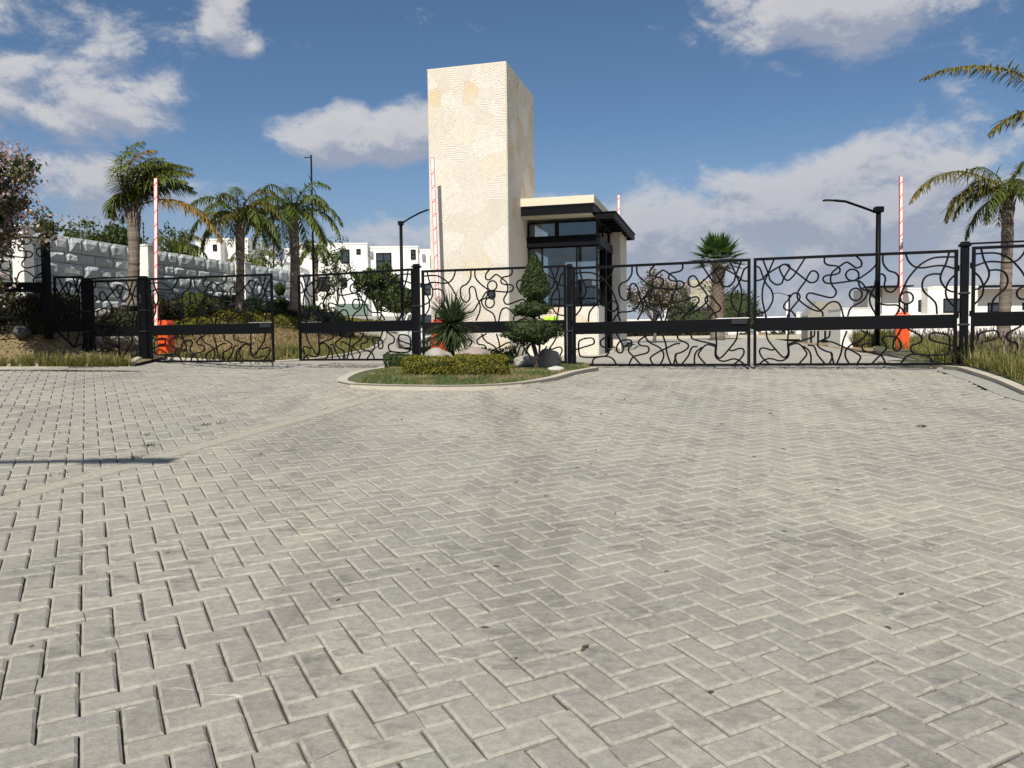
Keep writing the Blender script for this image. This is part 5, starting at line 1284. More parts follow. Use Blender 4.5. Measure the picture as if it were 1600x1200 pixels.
# ------------------------------------------------------------------ palms
def frond_mesh(dr, L, rr, wind=np.zeros(3), droop=.055, leaf=.42, nleaf=70, width=.017, plume=.5, petiole=.14):
    """pinnate frond: rachis arching from the origin, leaflets hanging on both sides"""
    n = 26; p = np.zeros(3); dd = unit(np.array(dr, float)); P = [p.copy()]; D = [dd.copy()]
    for i in range(n):
        t = i / n; dd = unit(dd + np.array([0, 0, -droop * (.5 + 1.7 * t)]) + wind * (.3 + t)); p = p + dd * (L / n); P.append(p.copy()); D.append(dd.copy())
    mb = MB(); mb.tube(P[::2], [.022 * (1 - i / (n / 2 + 2)) + .003 for i in range(len(P[::2]))], 4)
    V_ = list(mb.v); Fq = [f for f in mb.f if len(f) == 4]; its = []
    for k in range(nleaf):
        t = petiole + (1 - petiole) * (k + rr.random()) / nleaf; f_ = t * n; i = min(n - 1, int(f_)); q = P[i] + (P[i + 1] - P[i]) * (f_ - i); dd = D[i]
        side = unit(np.cross(dd, [0, 0, 1.0])); up = np.cross(side, dd)
        ll = leaf * (math.sin(PI * min(1, .18 + t * .80)) ** .6) * rr.uniform(.8, 1.1)
        for s_ in (-1, 1):
            v = side * s_ * rr.uniform(.65, 1.0) + dd * rr.uniform(.35, .75) + up * rr.gauss(.05, plume * .7) + wind * 2.2
            its.append((q, unit(v), ll, width, rr.uniform(.20, .42), rr))
    for it in its:
        v = blade_strip(*it, nseg=4); k = len(V_); V_ += v
        for i in range(4): Fq.append((k + 2 * i, k + 2 * i + 1, k + 2 * i + 3, k + 2 * i + 2))
    return V_, Fq
def queen_palm(label, base, top, r0, r1_, fr_list, seed, group='feathery palms', mats=None, shaft=True, zb=None, bend=.03):
    rr = random.Random(seed); base, top = np.array(base, float), np.array(top, float)
    root = thing('palm_tree', label, 'palm', base, group); n = 34; P = []; Rr = []
    for i in range(n + 1):
        t = i / n; P.append(base + (top - base) * t + np.array([bend * math.sin(t * PI), 0, 0])); Rr.append((r0 * (1 - t) + r1_ * t) * (1 + .045 * math.sin(i * 2.6) + rr.gauss(0, .018)) * (1.18 if t < .04 else 1) * (1.0 + (.22 * math.sin(PI * (t - .55) / .4) if .55 < t < .95 else 0)))
    MB().tube(P, Rr, 14).build('trunk', M['palm_trunk'], root, True)
    # old leaf bases round the neck
    mb = MB()
    for k in range(14):
        a = k * 2.4; z = top[2] - .75 + k * .05; c = np.array([top[0] + math.cos(a) * r1_ * .9, top[1] + math.sin(a) * r1_ * .9, z])
        mb.tube([c, c + np.array([math.cos(a) * .05, math.sin(a) * .05, .22]), c + np.array([math.cos(a) * .10, math.sin(a) * .10, .40])], [.045, .03, .012], 5)
    mb.build('leaf_bases', M['palm_trunk'], root, kind='stuff')
    for (dr, L, kw) in fr_list:
        mat = M[kw.pop('mat', 'frond')]; V_, Fq = frond_mesh(dr, L, rr, **kw); me_ = np_link('frond', np.array(V_) + top, Fq, mat, root)
    return root
def crown(rr, n, L, wind, spread=(.15, 1.25), **kw):
    out = []
    for i in range(n):
        a = i * 2.399 + rr.gauss(0, .15); e = spread[1] - (spread[1] - spread[0]) * ((i + .5) / n) ** .9
        k2 = dict(kw); k2['wind'] = wind; 
        if rr.random() < .18 and 'mat' not in k2: k2['mat'] = 'frond_olive'
        out.append(((math.cos(a) * math.cos(e), math.sin(a) * math.cos(e), math.sin(e)), L * rr.uniform(.85, 1.1), k2))
    return out
rr = random.Random(130)
def dead_stick(a, L, root, top):
    pass
# first palm, blown over to the right
t1 = at(208, 325, 23); b1_ = at(208, 480, 23)
fl_ = []
for i in range(19):
    a = rr.uniform(0, 2 * PI); e = rr.uniform(.85, 1.45); fl_.append(((math.cos(a) * math.cos(e) * .8, math.sin(a) * math.cos(e), math.sin(e)), rr.uniform(1.9, 2.4), dict(wind=np.array([.078 + .02 * rr.random(), .0, -.016]), droop=.03, leaf=.55, nleaf=64, plume=.35, mat='frond_yellow' if i in (3, 7, 11) else 'frond')))
fl_.append(((.93, -.1, .42), 3.15, dict(wind=np.array([.02, 0, -.02]), droop=.055, leaf=.5, nleaf=80, mat='frond_yellow', petiole=.22)))
for i in range(4):
    a = PI + rr.uniform(-.8, .8); fl_.append(((math.cos(a) * .35, math.sin(a) * .5, .9), 1.3, dict(wind=np.array([.03, 0, -.05]), droop=.16, leaf=.5, nleaf=44)))
p1_ = queen_palm('wind bent palm with yellowing fronds swept to the right, leftmost tall palm', b1_, t1, .17, .13, fl_, 131)
MB().tube([tuple(t1), tuple(at(195, 320, 23)), tuple(at(184, 314, 23)), tuple(at(172, 309, 23))], [.02, .014, .010, .006], 5).build('bare_petiole', M['dark_bark'], p1_)
t2 = at(374, 340, 26); queen_palm('palm with spreading green fronds, middle one of the three tall palms at left', at(374, 490, 26), t2, .145, .11, crown(rr, 19, 2.0, np.array([.012, 0, -.004]), (.05, 1.3), droop=.075, leaf=.46, nleaf=58) , 132)
t3 = at(458, 333, 28); queen_palm('palm with drooping green fronds beside the tall thin pole, left of the gate gap', at(461, 485, 28), t3, .20, .115, crown(rr, 20, 2.1, np.array([.006, 0, -.004]), (.0, 1.3), droop=.075, leaf=.48, nleaf=58), 133)
t4 = at(492, 390, 40); queen_palm('short palm behind the thin pole, in front of the white houses at left', at(491, 470, 40), t4, .16, .11, crown(rr, 13, 1.4, np.array([.008, 0, 0]), (.1, 1.2), droop=.09, leaf=.45, nleaf=44), 134)
t5 = at(270, 400, 34); queen_palm('low palm looking over the wall beside the small white house', at(270, 440, 34), t5, .16, .12, crown(rr, 13, 1.9, np.array([.012, 0, 0]), (.2, 1.3), droop=.085, leaf=.5, nleaf=48), 135)
t6 = at(388, 412, 40); queen_palm('low palm looking over the wall behind the middle palm trunk', at(388, 445, 40), t6, .15, .12, crown(rr, 11, 1.9, np.array([.006, 0, 0]), (.1, 1.2), droop=.09, leaf=.5, nleaf=44), 136)
t7 = at(1575, 303, 21.5); 
fl_ = crown(rr, 15, 1.6, np.array([-.004, 0, 0]), (-.05, 1.4), droop=.075, leaf=.40, nleaf=54, width=.013)
fl_ += [((-.88, -.15, .66), 3.3, dict(wind=np.array([-.006, 0, 0]), droop=.058, leaf=.5, nleaf=80, mat='frond_olive')), ((-.75, .1, .55), 2.1, dict(wind=np.array([0, 0, -.01]), droop=.085, leaf=.55, nleaf=70, mat='frond_olive')), ((-.6, -.4, .3), 1.7, dict(wind=np.zeros(3), droop=.10, leaf=.5, nleaf=60))]
queen_palm('tall palm behind the right fence panel with one long frond reaching left', at(1567, 530, 21.5), t7, .165, .105, fl_, 137)
t8 = at(1725, 205, 15.5); 
fl_ = crown(rr, 12, 1.6, np.array([0, 0, 0]), (.1, 1.3), droop=.07, leaf=.5, nleaf=60, mat='frond_olive')
fl_ += [((-.82, -.05, .74), 4.0, dict(wind=np.array([-.006, 0, .002]), droop=.038, leaf=.36, nleaf=120, mat='frond_olive')), ((-.8, .1, .62), 2.3, dict(wind=np.zeros(3), droop=.05, leaf=.5, nleaf=80, mat='frond_olive')), ((-.7, -.1, .5), 1.5, dict(wind=np.zeros(3), droop=.07, leaf=.55, nleaf=70, mat='frond_olive'))]
queen_palm('near palm outside the right edge whose brownish frond tips enter the picture', (t8[0], 15.5, g(8.9, 15.5)), t8, .2, .14, fl_, 138)
# fan palm
fp = at(1121, 532, 36); ft = at(1121, 412, 36); fan = thing('fan_palm', 'fan palm with thick scaly trunk and stiff round leaves beyond the right gate', 'palm', (fp[0], fp[1], g(fp[0], fp[1])))
zz = g(fp[0], fp[1]); P = [(fp[0], fp[1], zz - .1 + (ft[2] - zz + .1) * i / 16) for i in range(17)]; MB().tube(P, [.34 - .12 * (i / 16) for i in range(17)], 12).build('trunk', M['palm_trunk'], fan, True)
rr = random.Random(141); mb = MB()
for k in range(230):
    a = k * 2.39996; z = zz + .4 + (ft[2] - zz - .5) * k / 230; r0 = .33 - .10 * (z - zz) / (ft[2] - zz)
    c = np.array([fp[0] + math.cos(a) * r0, fp[1] + math.sin(a) * r0, z]); o_ = np.array([math.cos(a), math.sin(a), 0]); t_ = np.array([-math.sin(a), math.cos(a), 0])
    k0 = len(mb.v); mb.v += [tuple(c - t_ * .07), tuple(c + t_ * .07), tuple(c + t_ * .035 + o_ * .10 + np.array([0, 0, .16])), tuple(c - t_ * .035 + o_ * .10 + np.array([0, 0, .16])), tuple(c + np.array([0, 0, .14]))]
    mb.f += [(k0, k0 + 1, k0 + 2, k0 + 3), (k0 + 3, k0 + 2, k0 + 4)]
mb.build('leaf_scales', simple('cut_leaf_bases', (.34, .26, .20), .9, var=.4, nscale=4), fan, kind='stuff')
for i in range(40):
    a = i * 2.399; e = 1.35 - 1.75 * (i / 40); dr = np.array([math.cos(a) * math.cos(e), math.sin(a) * math.cos(e), math.sin(e)]); L = .80 * rr.uniform(.85, 1.1); c = ft + dr * L * .9 + np.array([0, 0, .1])
    side = unit(np.cross(dr, [0, 0, 1.0]) + 1e-3); upv = np.cross(side, dr); its = []
    nr_ = unit(upv * .8 + dr * .2 + np.array([rr.gauss(0, .2)] * 3))
    for k in range(26):
        th = -2.2 + 4.4 * k / 25; v = dr * math.cos(th) + side * math.sin(th); its.append((c, v + upv * .12, rr.uniform(.60, .80), .032, .05, rr))
    V_, Fq = blades(its, 3); k = len(V_); V_ += [ft, ft + side * .02, c + side * .012, c]; Fq.append((k, k + 1, k + 2, k + 3)); np_link('fan_leaf', V_, Fq, M['fanleaf'], fan)

# ------------------------------------------------------------------ broad leaved and flowering trees
def tree(label, base, height, crad, mat, seed, cat='tree', nleaf=6000, size=.07, blossom=None, nb=0, group=None, bare=.0, name='leafy_tree', trunk_r=.09, cz=.62, limbs=9, lean=(0, 0), shell=.25, bark='bark', lump=None):
    rr = random.Random(seed); base = np.array(base, float); root = thing(name, label, cat, base, group)
    c = base + np.array([lean[0], lean[1], height * cz]); crad = np.array(crad, float); mb = MB(); fork = base + (c - base) * .5 + np.array([0, 0, -.05 * height])
    mb.tube([base - np.array([0, 0, .15]), base + (fork - base) * .5 + np.array([rr.gauss(0, .04), 0, 0]), fork], [trunk_r, trunk_r * .8, trunk_r * .62], 8); tips = []
    for i in range(limbs):
        a = i * 2.399; e = rr.uniform(.1, 1.3); v = np.array([math.cos(a) * math.cos(e), math.sin(a) * math.cos(e), math.sin(e) * 1.1 - .15]); tip = c + v * crad * rr.uniform(.6, .95)
        mid = fork + (tip - fork) * .5 + np.array([rr.gauss(0, .1), rr.gauss(0, .1), .08]) * crad.mean(); mb.tube([fork, mid, tip], [trunk_r * .45, trunk_r * .25, trunk_r * .08], 5); tips.append(tip); tips.append(mid)
        for j in range(3):
            t2_ = mid + (tip - mid) * rr.random() + np.array([rr.gauss(0, .3), rr.gauss(0, .3), rr.gauss(.1, .25)]) * crad; mb.tube([mid, (mid + t2_) / 2 + np.array([0, 0, .04]), t2_], [trunk_r * .18, trunk_r * .12, trunk_r * .05], 4); tips.append(t2_)
    mb.build('trunk', M[bark], root, True)
    pts = []; nr = []; lump = lump or crad.mean() * .30
    per = max(1, nleaf // len(tips))
    for tp in tips:
        rd = lump * rr.uniform(.6, 1.3)
        for _ in range(per):
            v = unit(np.array([rr.gauss(0, 1), rr.gauss(0, 1), rr.gauss(0, 1)])); pts.append(tp + v * rd * rr.random() ** .5); nr.append(v)
    V_, Fc_ = leaf_quads(pts, size, rr, nrm=nr); np_link('crown', V_, Fc_, mat, root)
    if blossom is not None:
        pts = []
        for _ in range(nb):
            tp = rr.choice(tips); v = unit(np.array([rr.gauss(0, 1), rr.gauss(0, 1), rr.gauss(.4, 1)])); pts.append(tp + v * lump * rr.uniform(.7, 1.35))
        V_, Fc_ = leaf_quads(pts, size * .8, rr, aspect=.8); np_link('blossoms', V_, Fc_, blossom, root)
    return root
lt = at(-8, 520, 17.6)
tree('flowering tree with pink white blossom at the left picture edge', (lt[0] - .35, 20.9 - 3.2, g(lt[0], 17.6) + .3), 4.5, (1.25, 1.1, 1.6), M['blossom_leaf'], 151, nleaf=13000, size=.055, blossom=M['blossom'], nb=5200, name='flowering_tree', trunk_r=.09, cz=.66, limbs=14)
q = at(1022, 532, 33); tree('flowering tree with pale pink blossom right of the booth', (q[0], q[1], g(q[0], q[1])), 3.3, (1.3, 1.1, .85), M['blossom_leaf'], 152, nleaf=4200, size=.055, blossom=M['blossom'], nb=1500, name='flowering_tree', trunk_r=.08, cz=.60, limbs=12)
q = at(590, 500, 38); tree('dense dark green tree behind the ajar gate leaf', (q[0], q[1], gb(q[0], q[1])), 3.0, (1.15, 1.0, 1.0), M['tree_leaf'], 153, nleaf=9000, size=.075, trunk_r=.07, cz=.62, limbs=14)
q = at(622, 500, 36); tree('smaller dark green tree beside the street lamp at left', (q[0], q[1], gb(q[0], q[1])), 2.3, (.85, .8, .75), M['tree_leaf'], 154, nleaf=5000, size=.07, trunk_r=.06, cz=.62, limbs=10)
q = at(528, 500, 40); tree('sparse young tree in front of the big white house', (q[0], q[1], gb(q[0], q[1]) - .3), 4.4, (1.0, .9, 1.6), M['tree_leaf'], 155, nleaf=1100, size=.07, trunk_r=.04, cz=.60, limbs=9)
q = at(510, 500, 41); tree('thin young tree left of the sparse one', (q[0], q[1], gb(q[0], q[1]) - .3), 3.4, (.8, .7, 1.1), M['tree_leaf'], 156, nleaf=700, size=.06, trunk_r=.035, cz=.6, limbs=7)
for i, (px_, py_, Y_, hh, cr, nl, lab) in enumerate([(180, 372, 27.5, 1.9, (.85, .8, .5), 1600, 'leafy green tree top over the wall left of the first palm'), (140, 372, 28, 2.3, (.8, .7, .85), 420, 'bare branched small tree over the wall, left of centre'), (112, 372, 28.5, 1.4, (.4, .4, .4), 260, 'tiny bare branched tree over the wall, far left'),
        (72, 360, 24, 1.6, (.4, .4, .4), 700, 'dark tree top between blossom tree and wall'), (278, 380, 36, 3.0, (1.0, .9, .8), 1300, 'rounded tree top over the wall by the small white house'), (415, 395, 45, 3.2, (1.6, 1.4, 1.2), 420, 'bare branched tree behind the middle palm'), (440, 385, 44, 2.6, (.9, .9, .9), 500, 'thin tree left of the third palm')]):
    q = at(px_, py_, Y_); tree(lab, (q[0], q[1], q[2] - hh * .75), hh, cr, M['tree_leaf'], 160 + i, nleaf=nl, size=.075, trunk_r=.05, cz=.72, limbs=8, name='distant_tree')
# ------------------------------------------------------------------ barriers
def barrier(label_box, label_arm, ax, ytop, Y, bx_, seed, boxface=None, armz=None):
    """orange barrier cabinet and its raised red edged boom"""
    a = at(ax, 500, Y); z0 = g(a[0], Y) - (.13 if seed == 1 else 0); c = at(bx_, 500, Y + .05)
    root = thing('barrier_gate', label_box, 'barrier', (c[0], c[1], z0), 'orange barriers with raised arms'); w2 = .15 if seed == 1 else .175; fr_ = frame((c[0], c[1], z0), E1, E2)
    mb = MB(); mb.box(-w2, -.16, .02, w2, .16, 1.03, fr_, bev=.03); mb.build('cabinet', M['orange'], root, False)
    MB().box(-w2 - .03, -.19, 0, w2 + .03, .19, .02, fr_).build('base_plate', M['iron'], root)
    MB().box(-w2 + .03, -.168, .12, w2 - .03, -.161, .80, fr_).build('service_door', M['orange'], root)
    MB().box(-.02, -.18, .62, .02, -.168, .66, fr_).build('lock', M['steel'], root)
    MB().box(-w2 * .7, -.13, 1.031, w2 * .7, .13, 1.07, fr_, bev=.01).build('lid', M['orange'], root)
    top = at(ax, ytop, Y); bot = np.array([at(ax, 500, Y)[0], Y, z0 + .78]); 
    if armz: bot = at(armz[0], armz[1], Y)
    dv = top - bot; L = float(np.linalg.norm(dv)); dz_ = dv / L; dx_ = unit(np.array([1, 0, 0]) - dz_ * dz_[0]); dy_ = np.cross(dz_, dx_)
    f2 = frame(bot, dx_, dy_, dz_)
    arm = MB().box(-.034, -.02, 0, .034, .02, L, f2).build('boom', M['white_paint'], root)
    for s_ in (-1, 1): MB().box(s_ * .034 if s_ > 0 else -.047, -.022, .0, .047 if s_ > 0 else -.034, .022, L + .01, f2).build('edge_strip', M['red_paint'], arm)
    MB().box(-.034, -.022, L + .0, .034, .022, L + .012, f2).build('end_cap', M['red_paint'], arm)
    k = 0; z = .25
    while z < L - .08:
        q = MB(); q.box(-.027, -.026, z, -.002, -.021, z + .038, f2); q.build('reflector', M['red_paint'], arm)
        q = MB(); q.box(.002, -.026, z + .048, .027, -.021, z + .086, f2); q.build('reflector', M['red_paint'], arm); z += .35
    MB().box(-.06, -.05, -.12, .06, .05, .14, f2, bev=.01).build('bracket', M['iron'], root)
    return root
barrier('orange barrier with raised striped arm behind the left gate, in front of the wall pillar', '', 243.5, 279, 20.9, 259, 1)
barrier('orange barrier with raised arm at the left edge of the tower, behind the spiky plant', '', 675.5, 247, 20.55, 686, 2, armz=(685, 505))
barrier('barrier behind the booth, only its white arm showing above the canopy', '', 966.5, 305, 26.6, 968, 3)
barrier('orange barrier with raised arm among the fountain grass at the right', '', 1407.8, 276, 22.0, 1409, 4)
# ------------------------------------------------------------------ street lamps and poles
def street_lamp(label, base, ztop, armpts, r0=.055, scale=1.0, dark='iron', group='street lamps'):
    root = thing('street_lamp', label, 'street lamp', base, group); b_ = np.array(base, float)
    MB().tube([b_ - np.array([0, 0, .1]), (b_[0], b_[1], ztop)], [r0, r0 * .9], 10).build('pole', M[dark], root, True)
    MB().box(b_[0] - r0 * 1.5, b_[1] - r0 * 1.5, ztop - .16 * scale, b_[0] + r0 * 1.5, b_[1] + r0 * 1.5, ztop + .04 * scale, bev=.01).build('pole_cap', M[dark], root)
    MB().tube(armpts[:-1], r0 * .48, 8).build('arm', M[dark], root, True)
    h0, h1 = np.array(armpts[-2], float), np.array(armpts[-1], float); dv = h1 - h0; L = np.linalg.norm(dv); ex = dv / L; ey = unit(np.cross([0, 0, 1.0], ex)); ez = np.cross(ex, ey)
    f_ = frame(h0, ex, ey, ez); mb = MB(); mb.box(0, -.085 * scale, -.028 * scale, L, .085 * scale, .03 * scale, f_, bev=.02 * scale); hd = mb.build('lamp_head', M[dark], root)
    MB().box(L * .25, -.06 * scale, -.036 * scale, L * .92, .06 * scale, -.0285 * scale, f_).build('led_panel', M['white_paint'], hd); return root
Yl = 24.5; bl = at(1370.5, 540, Yl); arm = [at(1372, 333, Yl), at(1345, 323, Yl - .2), at(1320, 314.5, Yl - .4), at(1306, 313.5, Yl - .5), at(1287, 313, Yl - .6)]
street_lamp('tall black street lamp at right with its arm reaching left over the gate', (bl[0], bl[1], g(bl[0], bl[1])), at(1372, 325, Yl)[2], arm, .08, .85)
Yl = 34; bl = at(629, 500, Yl); arm = [at(628, 349, Yl), at(640, 341, Yl + .2), at(655, 333, Yl + .4), at(668, 328, Yl + .6), at(688, 326, Yl + .9)]
street_lamp('black street lamp left of the tower with its arm passing behind it', (bl[0], bl[1], gb(bl[0], bl[1])), at(627.5, 347, Yl)[2], arm, .075, .8)
Yl = 75; bl = at(1233, 530, Yl); arm = [at(1232, 462, Yl), at(1226, 460, Yl), at(1219, 458, Yl), at(1214, 458, Yl), at(1208, 458.5, Yl)]
street_lamp('small far street lamp seen through the right gate leaf', (bl[0], bl[1], g(bl[0], bl[1])), at(1232, 461, Yl)[2], arm, .07, 1.0)
# the lamp behind the viewer at left whose arm throws the long shadow on the paving
sp = hit(238, 720); hgt = 7.2
hz_ = g(sp[0], sp[1]) + hgt; off = hgt / math.tan(SUN_EL); hx, hy = sp[0] + TOSUN[0] * off, sp[1] + TOSUN[1] * off
gx = lambda x, y: EYE - 1.64 + PN[1] * -1 * y * 1.0
bx0 = hx - 3.4; street_lamp('street lamp standing behind the viewer at left, casting the thin shadow on the paving', (bx0, hy - .15, g(bx0, hy)), hz_ - .15, [(bx0, hy - .15, hz_ - .1), (bx0 + 1.2, hy - .10, hz_ - .02), (bx0 + 2.2, hy - .02, hz_), (bx0 + 2.75, hy, hz_), (bx0 + 3.6, hy, hz_)], .115, 1.25)
def pole(label, px0, py0, px1, py1, Y, r, arm=False, zb=None):
    t_, b_ = at(px0, py0, Y), at(px1, py1, Y); zb = b_[2] if zb is None else zb; root = thing('pole', label, 'pole', (b_[0], b_[1], zb))
    MB().tube([(b_[0], b_[1], zb - .2), (t_[0], t_[1], t_[2])], [r, r * .6], 8).build('shaft', M['iron'], root, True)
    if arm: MB().tube([tuple(t_ - np.array([0, 0, .1])), tuple(t_ + np.array([-.30, 0, -.12]))], .02, 6).build('camera_arm', M['iron'], root)
    else: MB().lathe(tuple(t_), [(r, 0), (r * .4, .05)], 8).build('tip', M['iron'], root)
    return root
pole('very tall thin black pole rising behind the third palm', 486, 242, 491, 487, 36, .06, True)
pole('thinner black pole between the second and third palm', 427, 330, 428, 460, 48, .06)
# planter at the foot of the tall pole
c = at(491, 489, 35.9); root = thing('planter_box', 'pale planter box at the foot of the tall thin pole', 'planter', (c[0], c[1], c[2] - .3)); MB().box(c[0] - .3, c[1] - .3, c[2] - .5, c[0] + .3, c[1] + .3, c[2], bev=.02).build('box', M['cream'], root)
q = MB(); 
pts, nr = blob_points((c[0], c[1], c[2] + .08), (.3, .3, .12), 500, random.Random(5), .5); V_, Fc_ = leaf_quads(pts, .05, random.Random(6)); np_link('plants', V_, Fc_, M['hedge_brown'], root)

# ------------------------------------------------------------------ houses
def window(root, x0, x1, z0, z1, y, f=None, frm=.05, bars=1, hbars=0, name='window', rec=.0):
    mb = MB(); fx = lambda p: p if f is None else f(p); ff = f
    mb.box(x0, y - .05, z0, x0 + frm, y + .03, z1, ff); mb.box(x1 - frm, y - .05, z0, x1, y + .03, z1, ff); mb.box(x0 + frm, y - .05, z0, x1 - frm, y + .03, z0 + frm, ff); mb.box(x0 + frm, y - .05, z1 - frm, x1 - frm, y + .03, z1, ff)
    for k in range(1, bars + 1): xm = x0 + (x1 - x0) * k / (bars + 1); mb.box(xm - frm * .4, y - .045, z0 + frm, xm + frm * .4, y + .02, z1 - frm, ff)
    for k in range(1, hbars + 1): zm = z0 + (z1 - z0) * k / (hbars + 1); mb.box(x0 + frm, y - .044, zm - frm * .4, x1 - frm, y + .021, zm + frm * .4, ff)
    o = mb.build(name, M['iron'], root); MB().box(x0 + frm, y - .012, z0 + frm, x1 - frm, y - .004, z1 - frm, ff).build('pane', M['window_glass'], o)
def house(name, label, Y, blocks, wins, group=None, depth=8, zfloor=None, mats=None, par=True, extra=None):
    """blocks: (px0, px1, py top, py bottom, forward offset); wins: (px0, px1, py0, py1, offset, bars, hbars)"""
    b0 = blocks[0]; c = at((b0[0] + b0[1]) / 2, b0[3], Y); root = thing(name, label, 'house', (c[0], c[1], c[2]), group)
    for i, (x0, x1, yt, yb, off) in enumerate(blocks):
        yy = Y + off; A_, B_ = at(x0, (yt + yb) / 2, yy), at(x1, (yt + yb) / 2, yy); zt, zb_ = at((x0 + x1) / 2, yt, yy)[2], at((x0 + x1) / 2, yb, yy)[2]
        mt = M['stucco'] if not mats or not mats[i] else M[mats[i]]
        MB().box(A_[0] + (.002 * i), yy, zb_ - 1.5, B_[0] - .002 * i, yy + depth - off - .01 * i, zt - (.12 if par else 0), None).build('wall', mt, root)
        if par:
            q = MB(); q.box(A_[0] - .03, yy - .03, zt - .12 + .002, B_[0] + .03, yy + depth - off, zt, None); q.build('parapet', mt, root)
    for wn_ in wins:
        x0, x1, y0, y1, off = wn_[:5]; yy = Y + off; A_, B_ = at(x0, y1, yy), at(x1, y0, yy); window(root, A_[0], B_[0], A_[2], B_[2], yy - .002, None, .08, wn_[5] if len(wn_) > 5 else 1, wn_[6] if len(wn_) > 6 else 0)
    return root
hA = house('white_house', 'big white flat roofed two storey house with dark windows left of the tower', 58,
    [(524, 575, 379.5, 500, -1.2), (446, 470, 388, 470, 2.5), (470, 524, 380, 500, 0), (575, 654, 384.5, 498, -.6), (654, 700, 389, 500, -.3)],
    [(533.5, 546, 390, 411.5, -1.2, 0, 0), (557, 563.5, 389, 397.5, -1.2, 0, 0), (588, 611.5, 395, 421, -.6, 1, 1), (642, 649.5, 390, 405.5, -.6, 0, 1), (672, 679, 399, 418.5, -.3, 0, 0), (663, 676, 443, 461, -.3, 0, 1), (497, 515, 432, 455, 0, 0, 0), (534, 542, 434, 448, -1.2, 0, 0)])
q = at(604, 421, 57.2); mb = MB(); A_, B_ = at(588, 424, 57.0), at(614, 424, 57.0)
mb.box(A_[0], 56.6, A_[2] - .6, B_[0], 57.3, A_[2] - .45); MBx = mb.build('balcony_slab', M['stucco'], hA)
for k in range(2):
    c = at((584.5, 632)[0] if k else 580, 396, 57.3)
for (px_, py_, yy) in ((580, 396.5, 57.3), (662, 401, 57.6), (528.5, 397, 56.7)):
    c = at(px_, py_, yy); MB().box(c[0] - .12, yy - .1, c[2] - .22, c[0] + .12, yy, c[2] + .22, bev=.02).build('wall_light', M['steel'], hA)
A_, B_ = at(525, 475, 56.5), at(575, 493, 56.5); MB().box(A_[0], 56.2, B_[2], B_[0], 56.75, A_[2]).build('garage_door', simple('sage_green_door', (.14, .20, .17), .6), hA)
house('white_house', 'small white house with dark window peeping over the stone wall', 50, [(306, 345, 373, 440, 0), (345, 388, 372, 440, .8), (291, 306, 384, 440, .5)], [(293, 309, 384, 400, -.02, 1, 0), (333, 339, 382, 392, 0, 0, 0)], depth=7)
house('white_house', 'low white house behind glass balustrades left of the third palm', 52, [(400, 446, 408, 470, 0), (388, 420, 400, 470, 1.2)], [(405, 412, 396, 402, 1.2, 0, 0)], depth=6)
# glass balustrade
A_, B_ = at(433, 414, 50.5), at(470, 424, 50.5); root = thing('glass_balustrade', 'frosted glass balustrade on the terrace left of the big white house', 'balustrade', A_)
for k in range(4):
    x0 = A_[0] + (B_[0] - A_[0]) * k / 4; x1 = A_[0] + (B_[0] - A_[0]) * (k + 1) / 4; MB().box(x0 + .02, A_[1], B_[2] - .2, x1 - .02, A_[1] + .02, A_[2]).build('glass_panel', simple('frosted_glass', (.50, .58, .57), .3), root)
MB().box(A_[0], A_[1] - .01, A_[2] + .002, B_[0], A_[1] + .03, A_[2] + .05).build('handrail', M['steel'], root)
# right side
hR = house('white_house', 'long white flat roofed house behind the right gate leaf and barrier arm', 62,
    [(1378, 1449, 450, 560, 0), (1449, 1454, 449, 560, -1.0), (1454, 1527, 447, 560, -1.0), (1527, 1660, 451, 560, .2)],
    [(1411.5, 1419, 475, 489, 0, 0, 1), (1434.5, 1445, 468.5, 487, 0, 0, 1), (1473.5, 1512, 466, 488.5, -1.0, 1, 0), (1543, 1577, 473, 488, .2, 1, 0), (1597, 1604, 473, 484, .2, 1, 0)], depth=2.6)
A_, B_ = at(1357, 450.5, 61.5), at(1378, 450.5, 61.5); MB().box(A_[0], 61.6, A_[2] - 6.6, B_[0] - .003, 64.2, A_[2]).build('side_wall', M['stucco_grey'], hR)
for (xa, xb, py_) in ((1357, 1421, 449.2), (1527, 1660, 448.6)):
    A_, B_ = at(xa, py_, 61.5), at(xb, py_, 61.5); MB().box(A_[0] - .05, 60.9, A_[2], B_[0] + .05, 62.4, A_[2] + .1).build('roof_flashing', M['iron'], hR)
# boundary wall along the road at right
A_, B_ = at(1313, 556, 30), at(1375, 556, 30); zt = at(1330, 482.5, 30)[2]; bw = thing('boundary_wall', 'plain white boundary wall beside the road behind the right gate leaf', 'wall', (A_[0], 30, A_[2]))
MB().box(A_[0], 30, A_[2] - .4, A_[0] + 1.42, 31.2, zt, bev=.01).build('wall', M['stucco'], bw)
MB().box(A_[0] - .02, 29.98, zt + .002, A_[0] + 1.45, 31.22, zt + .04).build('coping', M['stucco'], bw)
zt2 = at(1450, 492, 33)[2]; A2, B2 = at(1376, 550, 33), at(1720, 550, 33); bw2 = thing('boundary_wall', 'long low white wall behind the orange box and the tall palm at right', 'wall', (A2[0], 33, A2[2])); MB().box(A2[0] - .5, 33, A2[2] - .8, B2[0], 33.25, zt2).build('wall', M['stucco'], bw2)
MB().box(A2[0] - .52, 32.97, zt2 + .002, B2[0], 33.28, zt2 + .05).build('coping', M['stucco'], bw2)
